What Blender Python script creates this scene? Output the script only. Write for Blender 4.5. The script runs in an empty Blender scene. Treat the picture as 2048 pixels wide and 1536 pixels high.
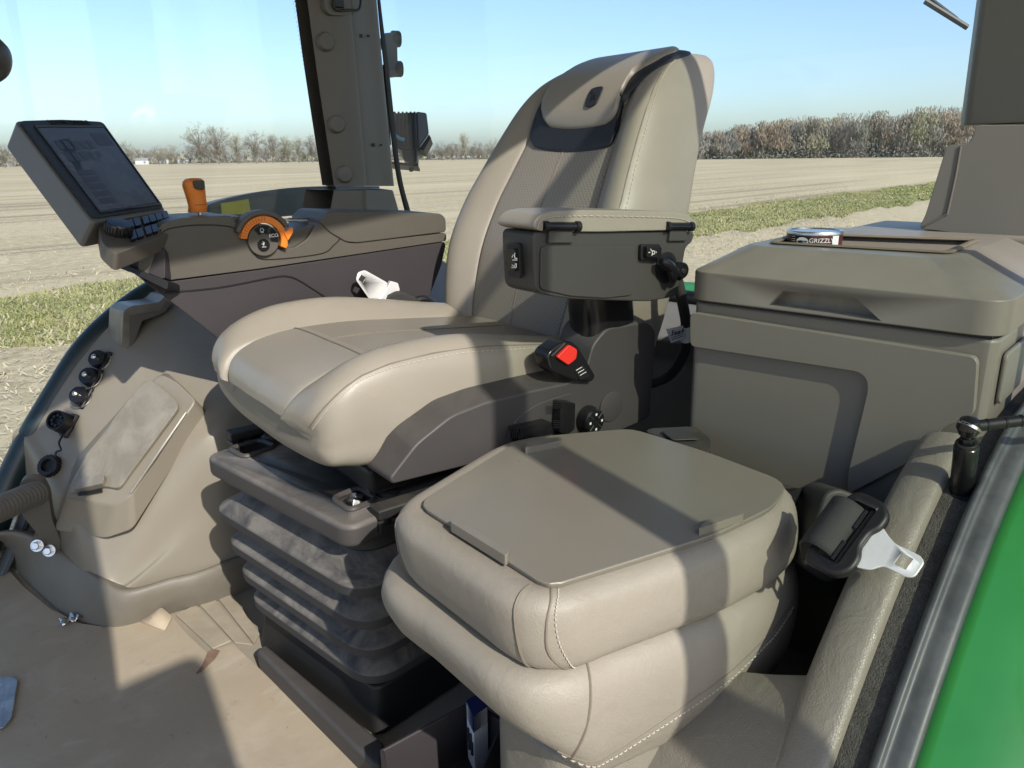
import bpy, bmesh, math, random
from mathutils import Vector, Matrix
import numpy as np
V = Vector
random.seed(7)
sc = bpy.context.scene
COL = sc.collection
rad = math.radians

# ------------------------------------------------------------------ camera
# Cab coordinates, metres: X to the tractor's rear, Y to its right, Z up, cab floor at z = 0.
FPX, YAW, CAMH = 1539.0, rad(43), 0.90
PITCH, ROLL = math.atan((768 - 309) / FPX), rad(0.8)
_fh = V((math.cos(YAW), math.sin(YAW), 0)); _rh = V((math.sin(YAW), -math.cos(YAW), 0)); UP = V((0, 0, 1))
FWD = _fh * math.cos(PITCH) - UP * math.sin(PITCH)
_u0 = UP * math.cos(PITCH) + _fh * math.sin(PITCH)
RGT = _rh * math.cos(ROLL) - _u0 * math.sin(ROLL)
UPC = _u0 * math.cos(ROLL) + _rh * math.sin(ROLL)
CAM = V((0, 0, CAMH))
cd = bpy.data.cameras.new('camera'); cam = bpy.data.objects.new('camera', cd); COL.objects.link(cam)
cd.sensor_width = 36; cd.lens = FPX / 2048 * 36; cd.clip_start = 0.02; cd.clip_end = 6000
Mx = Matrix((RGT, UPC, -FWD)).transposed().to_4x4(); Mx.translation = CAM
cam.matrix_world = Mx
sc.camera = cam

# ------------------------------------------------------------------ sky, sun, exposure
SUN_EL, SUN_AZ = rad(35), rad(17.5)
LDIR = V((math.sin(SUN_AZ) * math.cos(SUN_EL), math.cos(SUN_AZ) * math.cos(SUN_EL), -math.sin(SUN_EL)))
w = bpy.data.worlds.new('World'); sc.world = w; w.use_nodes = True
nt = w.node_tree; nt.nodes.clear()
sky = nt.nodes.new('ShaderNodeTexSky'); sky.sky_type = 'NISHITA'; sky.sun_disc = False
sky.sun_elevation = SUN_EL; sky.sun_rotation = math.atan2(-LDIR.x, -LDIR.y)
sky.altitude = 0; sky.air_density = 0.85; sky.dust_density = 1.6; sky.ozone_density = 3.2
bg = nt.nodes.new('ShaderNodeBackground'); bg.inputs[1].default_value = 0.15
wo = nt.nodes.new('ShaderNodeOutputWorld')
nt.links.new(sky.outputs[0], bg.inputs[0]); nt.links.new(bg.outputs[0], wo.inputs[0])
sd = bpy.data.lights.new('sun', 'SUN'); sd.energy = 3.5; sd.angle = rad(0.55); sd.color = (1.0, 0.945, 0.86)
so = bpy.data.objects.new('sun', sd); COL.objects.link(so); so.location = (-3, -9, 8)
so.rotation_euler = LDIR.to_track_quat('-Z', 'Y').to_euler()
sc.view_settings.view_transform = 'Standard'; sc.view_settings.look = 'None'
sc.view_settings.exposure = 0.56; sc.view_settings.gamma = 1.0
sc.render.engine = 'CYCLES'
sc.cycles.max_bounces = 7; sc.cycles.diffuse_bounces = 4; sc.cycles.glossy_bounces = 3
sc.cycles.transparent_max_bounces = 12; sc.cycles.transmission_bounces = 4
sc.cycles.caustics_reflective = False; sc.cycles.caustics_refractive = False
sc.cycles.use_denoising = True; sc.cycles.sample_clamp_indirect = 6

# ------------------------------------------------------------------ points from the survey of the photo (pixel + a real plane)
def ray(u, v): return FWD + RGT * ((u - 1024) / FPX) + UPC * ((768 - v) / FPX)
def at(u, v, x=None, y=None, z=None, d=None):
    r = ray(u, v)
    if x is not None: t = (x - CAM.x) / r.x
    elif y is not None: t = (y - CAM.y) / r.y
    elif z is not None: t = (z - CAM.z) / r.z
    else: t = d
    return CAM + r * t
TH = rad(10)                                   # the driver's seat is swivelled ten degrees
SO = V((.8, 1.05, 0)); RR = V((math.cos(TH), -math.sin(TH), 0)); QQ = V((math.sin(TH), math.cos(TH), 0))
def S(a, b, z): return SO + RR * a + QQ * b + UP * z
def ats(u, v, a=None, b=None):
    r = ray(u, v); n, c = (RR, a) if a is not None else (QQ, b)
    return CAM + r * ((c - (CAM - SO).dot(n)) / r.dot(n))

# ------------------------------------------------------------------ mesh helpers
def crom(p0, p1, p2, p3, t):
    return p1 + (p2 - p0) * (.5 * t) + (p0 * 2 - p1 * 5 + p2 * 4 - p3) * (.5 * t * t) + (p1 * 3 - p0 - p2 * 3 + p3) * (.5 * t * t * t)
def crp(P, s, closed=False):
    n = len(P)
    if closed:
        i = math.floor(s); t = s - i
        return crom(P[(i - 1) % n], P[i % n], P[(i + 1) % n], P[(i + 2) % n], t)
    s = min(max(s, 0), n - 1); i = min(int(s), n - 2); t = s - i
    p0 = P[i - 1] if i > 0 else P[0] * 2 - P[1]
    p3 = P[i + 2] if i + 2 < n else P[n - 1] * 2 - P[n - 2]
    return crom(p0, P[i], P[i + 1], p3, t)
def curve(P, k=8, closed=False):
    P = [V(p) for p in P]; n = len(P)
    return [crp(P, i / k, closed) for i in range(n * k if closed else (n - 1) * k + 1)]
class Net:
    def __init__(s, rows, closed=False): s.r = [[V(p) for p in r] for r in rows]; s.c = closed; s.n = len(rows[0]); s.h = len(rows)
    def P(s, a, t): return crp([crp(r, a, s.c) for r in s.r], t)
    def N(s, a, t, e=.02):
        d1 = s.P(a + e, t) - s.P(a - e, t); d2 = s.P(a, min(t + e, s.h - 1)) - s.P(a, max(t - e, 0))
        return d1.cross(d2).normalized()
    def rows(s, ka=6, kt=6):
        na = s.n * ka if s.c else (s.n - 1) * ka + 1
        R = [[crp(r, i / ka, s.c) for i in range(na)] for r in s.r]
        out = []
        for j in range((s.h - 1) * kt + 1):
            out.append([crp([r[i] for r in R], j / kt) for i in range(na)])
        return out
def roundpoly(P, r, k=5):
    P = [V(p) for p in P]; n = len(P); out = []
    for i in range(n):
        a, b, c = P[i - 1], P[i], P[(i + 1) % n]
        d1 = (a - b); d2 = (c - b); l = min(r, d1.length * .48, d2.length * .48)
        p, q = b + d1.normalized() * l, b + d2.normalized() * l
        for j in range(k + 1):
            t = j / k; out.append(p * (1 - t) ** 2 + b * (2 * t * (1 - t)) + q * t * t)
    return out
def frame(o, ex, ey):
    ex = V(ex).normalized(); ez = ex.cross(V(ey)).normalized(); ey = ez.cross(ex)
    m = Matrix((ex, ey, ez)).transposed().to_4x4(); m.translation = V(o); return m
class MB:
    def __init__(s): s.v = []; s.f = []; s.m = []; s.uv = None
    def add(s, vs, fs, mi=0):
        o = len(s.v); s.v += [V(v) for v in vs]; s.f += [tuple(i + o for i in f) for f in fs]; s.m += [mi] * len(fs); return s
    def box(s, c, sz, R=None, mi=0):
        h = [x / 2 for x in sz]; vs = []
        for x in (-1, 1):
            for y in (-1, 1):
                for z in (-1, 1):
                    p = V((x * h[0], y * h[1], z * h[2]))
                    if R is not None: p = R @ p if len(R) == 3 else R.to_3x3() @ p
                    vs.append(V(c) + p)
        return s.add(vs, [(0, 1, 3, 2), (4, 6, 7, 5), (0, 4, 5, 1), (2, 3, 7, 6), (0, 2, 6, 4), (1, 5, 7, 3)], mi)
    def prism(s, poly, vec, mi=0):
        n = len(poly); vec = V(vec); vs = [V(p) for p in poly] + [V(p) + vec for p in poly]
        return s.add(vs, [tuple(range(n)), tuple(range(2 * n - 1, n - 1, -1))] + [(i, i + n, (i + 1) % n + n, (i + 1) % n) for i in range(n)], mi)
    def frust(s, A, B, mi=0):
        n = len(A); return s.add(list(A) + list(B), [tuple(range(n)), tuple(range(2 * n - 1, n - 1, -1))] + [(i, i + n, (i + 1) % n + n, (i + 1) % n) for i in range(n)], mi)
    def grid(s, rows, cu=False, cv=False, cap0=False, cap1=False, mi=0):
        h, n = len(rows), len(rows[0]); fs = []
        for j in range(h if cv else h - 1):
            for i in range(n if cu else n - 1):
                fs.append((j * n + i, j * n + (i + 1) % n, ((j + 1) % h) * n + (i + 1) % n, ((j + 1) % h) * n + i))
        if cap0: fs.append(tuple(range(n - 1, -1, -1)))
        if cap1: fs.append(tuple((h - 1) * n + i for i in range(n)))
        return s.add([p for r in rows for p in r], fs, mi)
    def tube(s, path, r, n=10, closed=False, flat=1.0, mi=0):
        P = [V(p) for p in path]; m = len(P); rows = []; up = None
        for i in range(m):
            a = P[i - 1] if (i or closed) else P[i]; b = P[(i + 1) % m] if (i < m - 1 or closed) else P[i]
            t = (b - a).normalized()
            if up is None: up = t.orthogonal().normalized() if abs(t.z) > .9 else V((0, 0, 1))
            e = (up - t * up.dot(t)).normalized(); up = e; g = t.cross(e)
            rr = r[i] if isinstance(r, (list, tuple)) else r
            rows.append([P[i] + e * (math.cos(2 * math.pi * k / n) * rr * flat) + g * (math.sin(2 * math.pi * k / n) * rr) for k in range(n)])
        return s.grid(rows, cu=True, cv=closed, cap0=not closed, cap1=not closed, mi=mi)
    def lathe(s, prof, o, ax, n=28, mi=0, cap=True):
        ax = V(ax).normalized(); e = ax.orthogonal().normalized(); g = ax.cross(e); o = V(o)
        rows = [[o + ax * h + e * (math.cos(2 * math.pi * k / n) * r) + g * (math.sin(2 * math.pi * k / n) * r) for k in range(n)] for r, h in prof]
        return s.grid(rows, cu=True, cap0=cap, cap1=cap, mi=mi)
    def build(s, name, mat, par=None, bevel=0, seg=3, ang=38, sub=0, solid=0, merge=0):
        me = bpy.data.meshes.new(name); off = V(par['_base']) if par is not None else V((0, 0, 0))
        bm = bmesh.new(); vs = [bm.verts.new(v - off) for v in s.v]
        for f, mi in zip(s.f, s.m):
            try: fc = bm.faces.new([vs[i] for i in f]); fc.material_index = mi
            except ValueError: pass
        bmesh.ops.remove_doubles(bm, verts=bm.verts, dist=merge or 1e-5)
        bmesh.ops.recalc_face_normals(bm, faces=bm.faces)
        if bevel:
            ed = [e for e in bm.edges if len(e.link_faces) == 2 and e.calc_face_angle(0) > rad(28)]
            bmesh.ops.bevel(bm, geom=ed, offset=bevel, segments=seg, profile=.5, affect='EDGES', clamp_overlap=True)
        for f in bm.faces: f.smooth = True
        bm.to_mesh(me); bm.free()
        me.set_sharp_from_angle(angle=rad(ang))
        for m in (mat if isinstance(mat, (list, tuple)) else [mat]): me.materials.append(m)
        o = bpy.data.objects.new(name, me); COL.objects.link(o)
        if par is not None:
            o.parent = par; o['_base'] = tuple(off)
        else: o['_base'] = (0, 0, 0)
        if solid:
            md = o.modifiers.new('solid', 'SOLIDIFY'); md.thickness = solid; md.offset = -1
        if bevel:
            md = o.modifiers.new('wn', 'WEIGHTED_NORMAL'); md.keep_sharp = True
        return o
def thing(name, label, cat, base, group=None):
    o = bpy.data.objects.new(name, None); COL.objects.link(o); o.empty_display_size = .05
    o.location = base; o['_base'] = tuple(base); o['label'] = label; o['category'] = cat
    if group: o['group'] = group
    return o
def tag(o, label, cat, group=None):
    o['label'] = label; o['category'] = cat
    if group: o['group'] = group
    return o
def cut(o, mb):
    c = mb.build('cutter', [], None)
    c.parent = None; c.location = V((0, 0, 0)) - V(o['_base']) + V(o['_base'])
    md = o.modifiers.new('cut', 'BOOLEAN'); md.operation = 'DIFFERENCE'; md.object = c; md.solver = 'EXACT'
    while o.modifiers[0] != md: o.modifiers.move(len(o.modifiers) - 1, 0) if False else bpy_move(o, md)
    bpy.context.view_layer.update()
    dg = bpy.context.evaluated_depsgraph_get(); ev = o.evaluated_get(dg)
    me = bpy.data.meshes.new_from_object(ev, depsgraph=dg)
    o.modifiers.clear(); old = o.data; o.data = me; me.name = old.name
    bpy.data.objects.remove(c); me.set_sharp_from_angle(angle=rad(38)); return o
def bpy_move(o, md):
    i = list(o.modifiers).index(md); o.modifiers.move(i, 0)
def text(body, size, M, mat, par, name='lettering', ext=.0004, bend=None):
    c = bpy.data.curves.new(name, 'FONT'); c.body = body; c.size = size; c.extrude = ext; c.align_x = 'CENTER'; c.align_y = 'CENTER'; c.resolution_u = 3
    t = bpy.data.objects.new(name, c); COL.objects.link(t)
    bpy.context.view_layer.update()
    me = bpy.data.meshes.new_from_object(t.evaluated_get(bpy.context.evaluated_depsgraph_get()))
    bpy.data.objects.remove(t); bpy.data.curves.remove(c)
    off = V(par['_base'])
    for v in me.vertices:
        v.co = (bend(v.co) if bend else M @ v.co) - off
    me.materials.clear(); me.materials.append(mat)
    o = bpy.data.objects.new(name, me); COL.objects.link(o); o.parent = par; o['_base'] = tuple(off); return o
def stitches(pathf, n, mat, par, r=.0008, L=.66, off=.0004, name='stitching'):
    """short thread stitches along pathf(t) -> (point, normal)"""
    mb = MB()
    for i in range(n):
        a, na = pathf((i + .5 - L / 2) / n); b, nb = pathf((i + .5 + L / 2) / n)
        m = (a + b) / 2 + na * (off + r * .6)
        mb.tube([a - na * r * .3, a.lerp(m, .5) + na * (off * .9), m, b.lerp(m, .5) + na * (off * .9), b - nb * r * .3], [r * .6, r, r, r, r * .6], 5)
    return mb.build(name, mat, par)

# ------------------------------------------------------------------ materials
def mat(name, col, rough=.5, bump=None, var=0, vs=6, spec=.5, metal=0, dust=0, dcol=(.36, .32, .25), coat=0, extra=None, ds=7, dirt=0, dmin=.35):
    m = bpy.data.materials.new(name); m.use_nodes = True; nt = m.node_tree; N = nt.nodes; L = nt.links
    b = N['Principled BSDF']; b.inputs['Roughness'].default_value = rough; b.inputs['Metallic'].default_value = metal
    b.inputs['Specular IOR Level'].default_value = spec; b.inputs['Coat Weight'].default_value = coat
    tc = N.new('ShaderNodeTexCoord'); base = None
    col4 = (*col, 1); b.inputs['Base Color'].default_value = col4
    out = None
    if var:
        n = N.new('ShaderNodeTexNoise'); n.inputs['Scale'].default_value = vs; n.inputs['Detail'].default_value = 6; n.inputs['Roughness'].default_value = .6
        L.new(tc.outputs['Object'], n.inputs['Vector'])
        r = N.new('ShaderNodeMapRange'); r.inputs['From Min'].default_value = .3; r.inputs['From Max'].default_value = .7
        r.inputs['To Min'].default_value = 1 - var; r.inputs['To Max'].default_value = 1 + var
        L.new(n.outputs['Fac'], r.inputs['Value'])
        x = N.new('ShaderNodeVectorMath'); x.operation = 'SCALE'; x.inputs[0].default_value = col; L.new(r.outputs[0], x.inputs['Scale'])
        out = x.outputs[0]; L.new(out, b.inputs['Base Color'])
        rr = N.new('ShaderNodeMapRange'); rr.inputs['To Min'].default_value = max(rough - .1, .05); rr.inputs['To Max'].default_value = min(rough + .12, 1)
        L.new(n.outputs['Fac'], rr.inputs['Value']); L.new(rr.outputs[0], b.inputs['Roughness'])
    if dust or dirt:
        g = N.new('ShaderNodeNewGeometry'); sp = N.new('ShaderNodeSeparateXYZ'); L.new(g.outputs['Normal'], sp.inputs[0])
        n = N.new('ShaderNodeTexNoise'); n.inputs['Scale'].default_value = ds; n.inputs['Detail'].default_value = 9; n.inputs['Roughness'].default_value = .68; n.inputs['Distortion'].default_value = .7
        L.new(tc.outputs['Object'], n.inputs['Vector'])
        a = N.new('ShaderNodeMapRange'); a.inputs['From Min'].default_value = .1 if dust else -2; a.inputs['From Max'].default_value = .9 if dust else -1; L.new(sp.outputs['Z'], a.inputs['Value'])
        c = N.new('ShaderNodeMapRange'); c.inputs['From Min'].default_value = .36 if dust else .42; c.inputs['From Max'].default_value = .60 if dust else .8; c.inputs['To Min'].default_value = dmin if dust else 0; L.new(n.outputs['Fac'], c.inputs['Value'])
        mu = N.new('ShaderNodeMath'); mu.operation = 'MULTIPLY'; L.new(a.outputs[0], mu.inputs[0]); L.new(c.outputs[0], mu.inputs[1])
        m2 = N.new('ShaderNodeMath'); m2.operation = 'MULTIPLY'; m2.inputs[1].default_value = dust or dirt; L.new(mu.outputs[0], m2.inputs[0])
        mx = N.new('ShaderNodeMix'); mx.data_type = 'RGBA'; L.new(m2.outputs[0], mx.inputs['Factor']); mx.inputs['B'].default_value = (*dcol, 1)
        if out: L.new(out, mx.inputs['A'])
        else: mx.inputs['A'].default_value = col4
        L.new(mx.outputs['Result'], b.inputs['Base Color'])
    if bump:
        kind, sc_, st = bump[:3]
        if kind == 'leather':
            t1 = N.new('ShaderNodeTexVoronoi'); t1.feature = 'DISTANCE_TO_EDGE'; t1.inputs['Scale'].default_value = sc_
            n2 = N.new('ShaderNodeTexNoise'); n2.inputs['Scale'].default_value = sc_ * .35; n2.inputs['Detail'].default_value = 3
            ad = N.new('ShaderNodeVectorMath'); ad.operation = 'MULTIPLY_ADD'; ad.inputs[1].default_value = (.004, .004, .004)
            L.new(n2.outputs['Color'], ad.inputs[0]); L.new(tc.outputs['Object'], ad.inputs[2]); L.new(tc.outputs['Object'], n2.inputs['Vector'])
            L.new(ad.outputs[0], t1.inputs['Vector'])
            pw = N.new('ShaderNodeMath'); pw.operation = 'POWER'; pw.inputs[1].default_value = .5; L.new(t1.outputs['Distance'], pw.inputs[0])
            n3 = N.new('ShaderNodeTexNoise'); n3.inputs['Scale'].default_value = 28; n3.inputs['Detail'].default_value = 5; n3.inputs['Distortion'].default_value = 1.5; L.new(tc.outputs['Object'], n3.inputs['Vector'])
            ma = N.new('ShaderNodeMath'); ma.operation = 'MULTIPLY_ADD'; ma.inputs[1].default_value = 4.0; L.new(n3.outputs['Fac'], ma.inputs[0]); L.new(pw.outputs[0], ma.inputs[2]); h = ma.outputs[0]
        elif kind == 'brush':
            t1 = N.new('ShaderNodeTexNoise'); t1.inputs['Scale'].default_value = sc_; t1.inputs['Detail'].default_value = 8
            L.new(tc.outputs['Object'], t1.inputs['Vector']); h = t1.outputs['Fac']
        else:
            t1 = N.new('ShaderNodeTexNoise'); t1.inputs['Scale'].default_value = sc_; t1.inputs['Detail'].default_value = 4
            L.new(tc.outputs['Object'], t1.inputs['Vector']); h = t1.outputs['Fac']
        bp = N.new('ShaderNodeBump'); bp.inputs['Strength'].default_value = st; bp.inputs['Distance'].default_value = bump[3] if len(bump) > 3 else .001
        L.new(h, bp.inputs['Height']); L.new(bp.outputs[0], b.inputs['Normal'])
    return m
LEA = (.272, .245, .201)
leather = mat('leather', LEA, .47, ('leather', 430, .30, .0010), .05, 9, .45)
leather_soft = mat('leather_smooth', LEA, .38, ('leather', 420, .16, .0008), .05, 9, .45)
leather_grey = mat('leather_front', (.280, .256, .215), .36, ('leather', 420, .16, .0008), .05, 9, .45)
thread = mat('thread', (.45, .41, .345), .7)
leather_black = mat('leather_black', (.018, .020, .026), .5, ('leather', 420, .4, .001), 0, 9, .4)
taupe = mat('taupe_plastic', (.200, .180, .145), .34, ('noise', 900, .12, .0006), .05, 5, .4, dirt=.6, dcol=(.42, .39, .33), ds=14)
taupe_dusty = mat('taupe_dusty', (.222, .199, .158), .34, ('noise', 900, .12, .0006), .04, 5, .4, dust=.22, dcol=(.36, .325, .265), ds=16)
taupe_box = mat('taupe_box', (.180, .166, .140), .40, ('noise', 900, .12, .0006), .04, 5, .45, dust=.35, dcol=(.33, .30, .24), ds=6)
taupe_dark = mat('taupe_dark', (.135, .125, .108), .5, ('noise', 900, .15, .0006), .06, 6, .4, dust=.25, ds=12)
console_grey = mat('console_grey', (.088, .078, .064), .48, ('noise', 1000, .15, .0006), .04, 6, .4)
plum = mat('plum_plastic', (.040, .0355, .0375), .55, ('noise', 1000, .2, .0006), .06, 6, .35)
seat_dark = mat('seat_dark', (.050, .046, .046), .5, ('noise', 1000, .2, .0006), .05, 6, .4, dust=.2, dcol=(.20, .18, .15), ds=10)
arm_grey = mat('arm_grey', (.052, .049, .046), .5, ('noise', 1000, .15, .0006), .05, 6, .4)
rubber = mat('bellows_rubber', (.045, .044, .046), .55, ('noise', 500, .2, .0006), .06, 6, .35, dust=.9, dcol=(.225, .207, .178), ds=14, dmin=.12)
plate_m = mat('plate', (.06, .056, .055), .5, ('noise', 700, .2, .0006), .06, 6, .4, dust=.85, dcol=(.215, .196, .170), ds=11)
black = mat('black_plastic', (.012, .012, .013), .45, ('noise', 900, .15, .0006), 0, 6, .4)
black_dusty = mat('black_dusty', (.014, .014, .014), .55, ('noise', 900, .2, .0006), 0, 6, .4, dust=.4, dcol=(.13, .12, .10), ds=16)
gloss = mat('black_gloss', (.010, .010, .011), .22, None, 0, 6, .5)
webbing = mat('webbing', (.03, .03, .028), .8, ('noise', 700, .7, .001), .1, 200)
metal = mat('zinc', (.62, .62, .60), .28, ('noise', 250, .1, .0005), .08, 40, metal=1)
satin = mat('satin_steel', (.86, .86, .86), .42, ('noise', 300, .06, .0004), .05, 30, metal=.45)
orange = mat('orange_plastic', (.72, .20, .018), .42, ('noise', 900, .1, .0004), .04, 20)
red = mat('red_plastic', (.72, .035, .025), .32)
white = mat('white_print', (.75, .75, .73), .6)
paper = mat('white_label', (.72, .72, .72), .55, None, .03, 60)
green = mat('green_paint', (.030, .215, .048), .22, None, .12, 5, .5, coat=.3)
yellow = mat('yellow_reflector', (.50, .46, .05), .35, None, .06, 40)
teal = mat('rubber_seal_dark', (.010, .022, .024), .35, None, .15, 30)
sealgrey = mat('rubber_seal_grey', (.052, .060, .064), .45, ('noise', 400, .2, .0006), .15, 25, dust=.22, dcol=(.3, .3, .28), ds=25)
carpet = mat('carpet', (.062, .059, .053), .95, ('noise', 600, 1, .003), .4, 350, .1, dust=.4, dcol=(.20, .19, .165), ds=70)
steel_dark = mat('exterior_grey', (.07, .082, .09), .45, None, .1, 20)
mould = mat('sill_vinyl', (.222, .203, .166), .38, ('leather', 330, .4, .0012), .05, 8, .5)
mirrorm = mat('mirror', (.8, .8, .8), .03, metal=1)

def mat_mat():
    m = mat('floor_mat', (.385, .325, .240), .75, ('noise', 45, .25, .002), .10, 3, .25)
    nt = m.node_tree; N = nt.nodes; L = nt.links; b = N['Principled BSDF']
    src = b.inputs['Base Color'].links[0].from_socket
    tc = N.new('ShaderNodeTexCoord')
    def layer(src, scale, lo, hi, col, det=8, dist=.6, f=1, stretch=(1, 1, 1)):
        mp = N.new('ShaderNodeMapping'); mp.inputs['Scale'].default_value = stretch; L.new(tc.outputs['Object'], mp.inputs[0])
        n = N.new('ShaderNodeTexNoise'); n.inputs['Scale'].default_value = scale; n.inputs['Detail'].default_value = det; n.inputs['Distortion'].default_value = dist; n.inputs['Roughness'].default_value = .65
        L.new(mp.outputs[0], n.inputs['Vector'])
        r = N.new('ShaderNodeMapRange'); r.inputs['From Min'].default_value = lo; r.inputs['From Max'].default_value = hi; r.inputs['To Max'].default_value = f
        L.new(n.outputs['Fac'], r.inputs['Value'])
        mx = N.new('ShaderNodeMix'); mx.data_type = 'RGBA'; L.new(r.outputs[0], mx.inputs['Factor']); L.new(src, mx.inputs['A']); mx.inputs['B'].default_value = (*col, 1)
        return mx.outputs['Result']
    s = layer(src, 6, .50, .72, (.46, .41, .33), f=.8)
    s = layer(s, 9, .58, .75, (.42, .28, .18), f=.4)
    s = layer(s, 75, .67, .73, (.10, .085, .07), det=4, f=.75, stretch=(1, .5, 1))
    s = layer(s, 3.2, .52, .70, (.27, .225, .17), det=9, f=.55)
    s = layer(s, 26, .58, .74, (.48, .43, .35), det=8, dist=1, f=.5, stretch=(.3, 1, 1))
    s = layer(s, 14, .62, .82, (.17, .14, .11), det=9, dist=.8, f=.6)
    L.new(s, b.inputs['Base Color']); return m
matm = mat_mat()

def perf_mat():
    m = mat('leather_perforated', (.272, .245, .205), .45, None, .04, 9, .4)
    nt = m.node_tree; N = nt.nodes; L = nt.links; b = N['Principled BSDF']
    src = b.inputs['Base Color'].links[0].from_socket
    uv = N.new('ShaderNodeUVMap'); sc_ = N.new('ShaderNodeVectorMath'); sc_.operation = 'SCALE'; sc_.inputs['Scale'].default_value = 150
    L.new(uv.outputs[0], sc_.inputs[0])
    rot = N.new('ShaderNodeVectorRotate'); rot.rotation_type = 'Z_AXIS'; rot.inputs['Angle'].default_value = rad(45); L.new(sc_.outputs[0], rot.inputs['Vector'])
    fr = N.new('ShaderNodeVectorMath'); fr.operation = 'FRACTION'; L.new(rot.outputs[0], fr.inputs[0])
    ds = N.new('ShaderNodeVectorMath'); ds.operation = 'DISTANCE'; ds.inputs[1].default_value = (.5, .5, 0); L.new(fr.outputs[0], ds.inputs[0])
    r = N.new('ShaderNodeMapRange'); r.inputs['From Min'].default_value = .16; r.inputs['From Max'].default_value = .26; L.new(ds.outputs['Value'], r.inputs['Value'])
    mx = N.new('ShaderNodeMix'); mx.data_type = 'RGBA'; mx.inputs['A'].default_value = (.175, .152, .122, 1); L.new(r.outputs[0], mx.inputs['Factor']); L.new(src, mx.inputs['B'])
    L.new(mx.outputs['Result'], b.inputs['Base Color'])
    bp = N.new('ShaderNodeBump'); bp.inputs['Strength'].default_value = .5; bp.inputs['Distance'].default_value = .0008; L.new(r.outputs[0], bp.inputs['Height']); L.new(bp.outputs[0], b.inputs['Normal'])
    return m
perf = perf_mat()

def glass_mat(name, tint, dusty):
    m = bpy.data.materials.new(name); m.use_nodes = True; nt = m.node_tree; N = nt.nodes; L = nt.links; N.clear()
    o = N.new('ShaderNodeOutputMaterial'); tr = N.new('ShaderNodeBsdfTransparent'); tr.inputs[0].default_value = (*tint, 1)
    gl = N.new('ShaderNodeBsdfGlossy'); gl.inputs['Roughness'].default_value = .01; gl.inputs['Color'].default_value = (.9, .95, 1, 1)
    lw = N.new('ShaderNodeLayerWeight'); lw.inputs[0].default_value = .5; pw = N.new('ShaderNodeMath'); pw.operation = 'POWER'; pw.inputs[1].default_value = 4; L.new(lw.outputs['Facing'], pw.inputs[0])
    fr = N.new('ShaderNodeMapRange'); fr.inputs['To Min'].default_value = .025; fr.inputs['To Max'].default_value = .7; L.new(pw.outputs[0], fr.inputs['Value'])
    mx = N.new('ShaderNodeMixShader'); L.new(fr.outputs[0], mx.inputs[0]); L.new(tr.outputs[0], mx.inputs[1]); L.new(gl.outputs[0], mx.inputs[2])
    df = N.new('ShaderNodeBsdfTranslucent'); df.inputs[0].default_value = (.8, .8, .76, 1)
    n = N.new('ShaderNodeTexNoise'); n.inputs['Scale'].default_value = 5; n.inputs['Detail'].default_value = 10; n.inputs['Roughness'].default_value = .7
    tc = N.new('ShaderNodeTexCoord'); L.new(tc.outputs['Object'], n.inputs['Vector'])
    r = N.new('ShaderNodeMapRange'); r.inputs['From Min'].default_value = .3; r.inputs['From Max'].default_value = .75; r.inputs['To Min'].default_value = dusty * .5; r.inputs['To Max'].default_value = dusty * 1.5; L.new(n.outputs['Fac'], r.inputs['Value'])
    m2 = N.new('ShaderNodeMixShader'); L.new(r.outputs[0], m2.inputs[0]); L.new(mx.outputs[0], m2.inputs[1]); L.new(df.outputs[0], m2.inputs[2])
    L.new(m2.outputs[0], o.inputs[0]); return m
glass = glass_mat('window_glass', (.975, .995, .98), .012)
glass_door = glass_mat('door_glass', (.87, .905, .85), .02)

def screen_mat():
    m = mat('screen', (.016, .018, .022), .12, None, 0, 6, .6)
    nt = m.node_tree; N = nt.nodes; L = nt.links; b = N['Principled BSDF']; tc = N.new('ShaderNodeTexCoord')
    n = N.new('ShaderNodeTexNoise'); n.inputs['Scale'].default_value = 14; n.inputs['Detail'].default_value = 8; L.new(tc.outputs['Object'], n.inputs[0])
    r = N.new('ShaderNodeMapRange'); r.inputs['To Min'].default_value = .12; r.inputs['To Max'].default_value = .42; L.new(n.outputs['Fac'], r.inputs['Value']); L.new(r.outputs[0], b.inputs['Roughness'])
    mx = N.new('ShaderNodeMix'); mx.data_type = 'RGBA'; L.new(n.outputs['Fac'], mx.inputs['Factor']); mx.inputs['A'].default_value = (.035, .040, .050, 1); mx.inputs['B'].default_value = (.15, .165, .19, 1)  # sky reflection put into the base colour as a blue-grey lightening
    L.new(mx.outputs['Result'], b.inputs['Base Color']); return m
screen = screen_mat()

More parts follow.
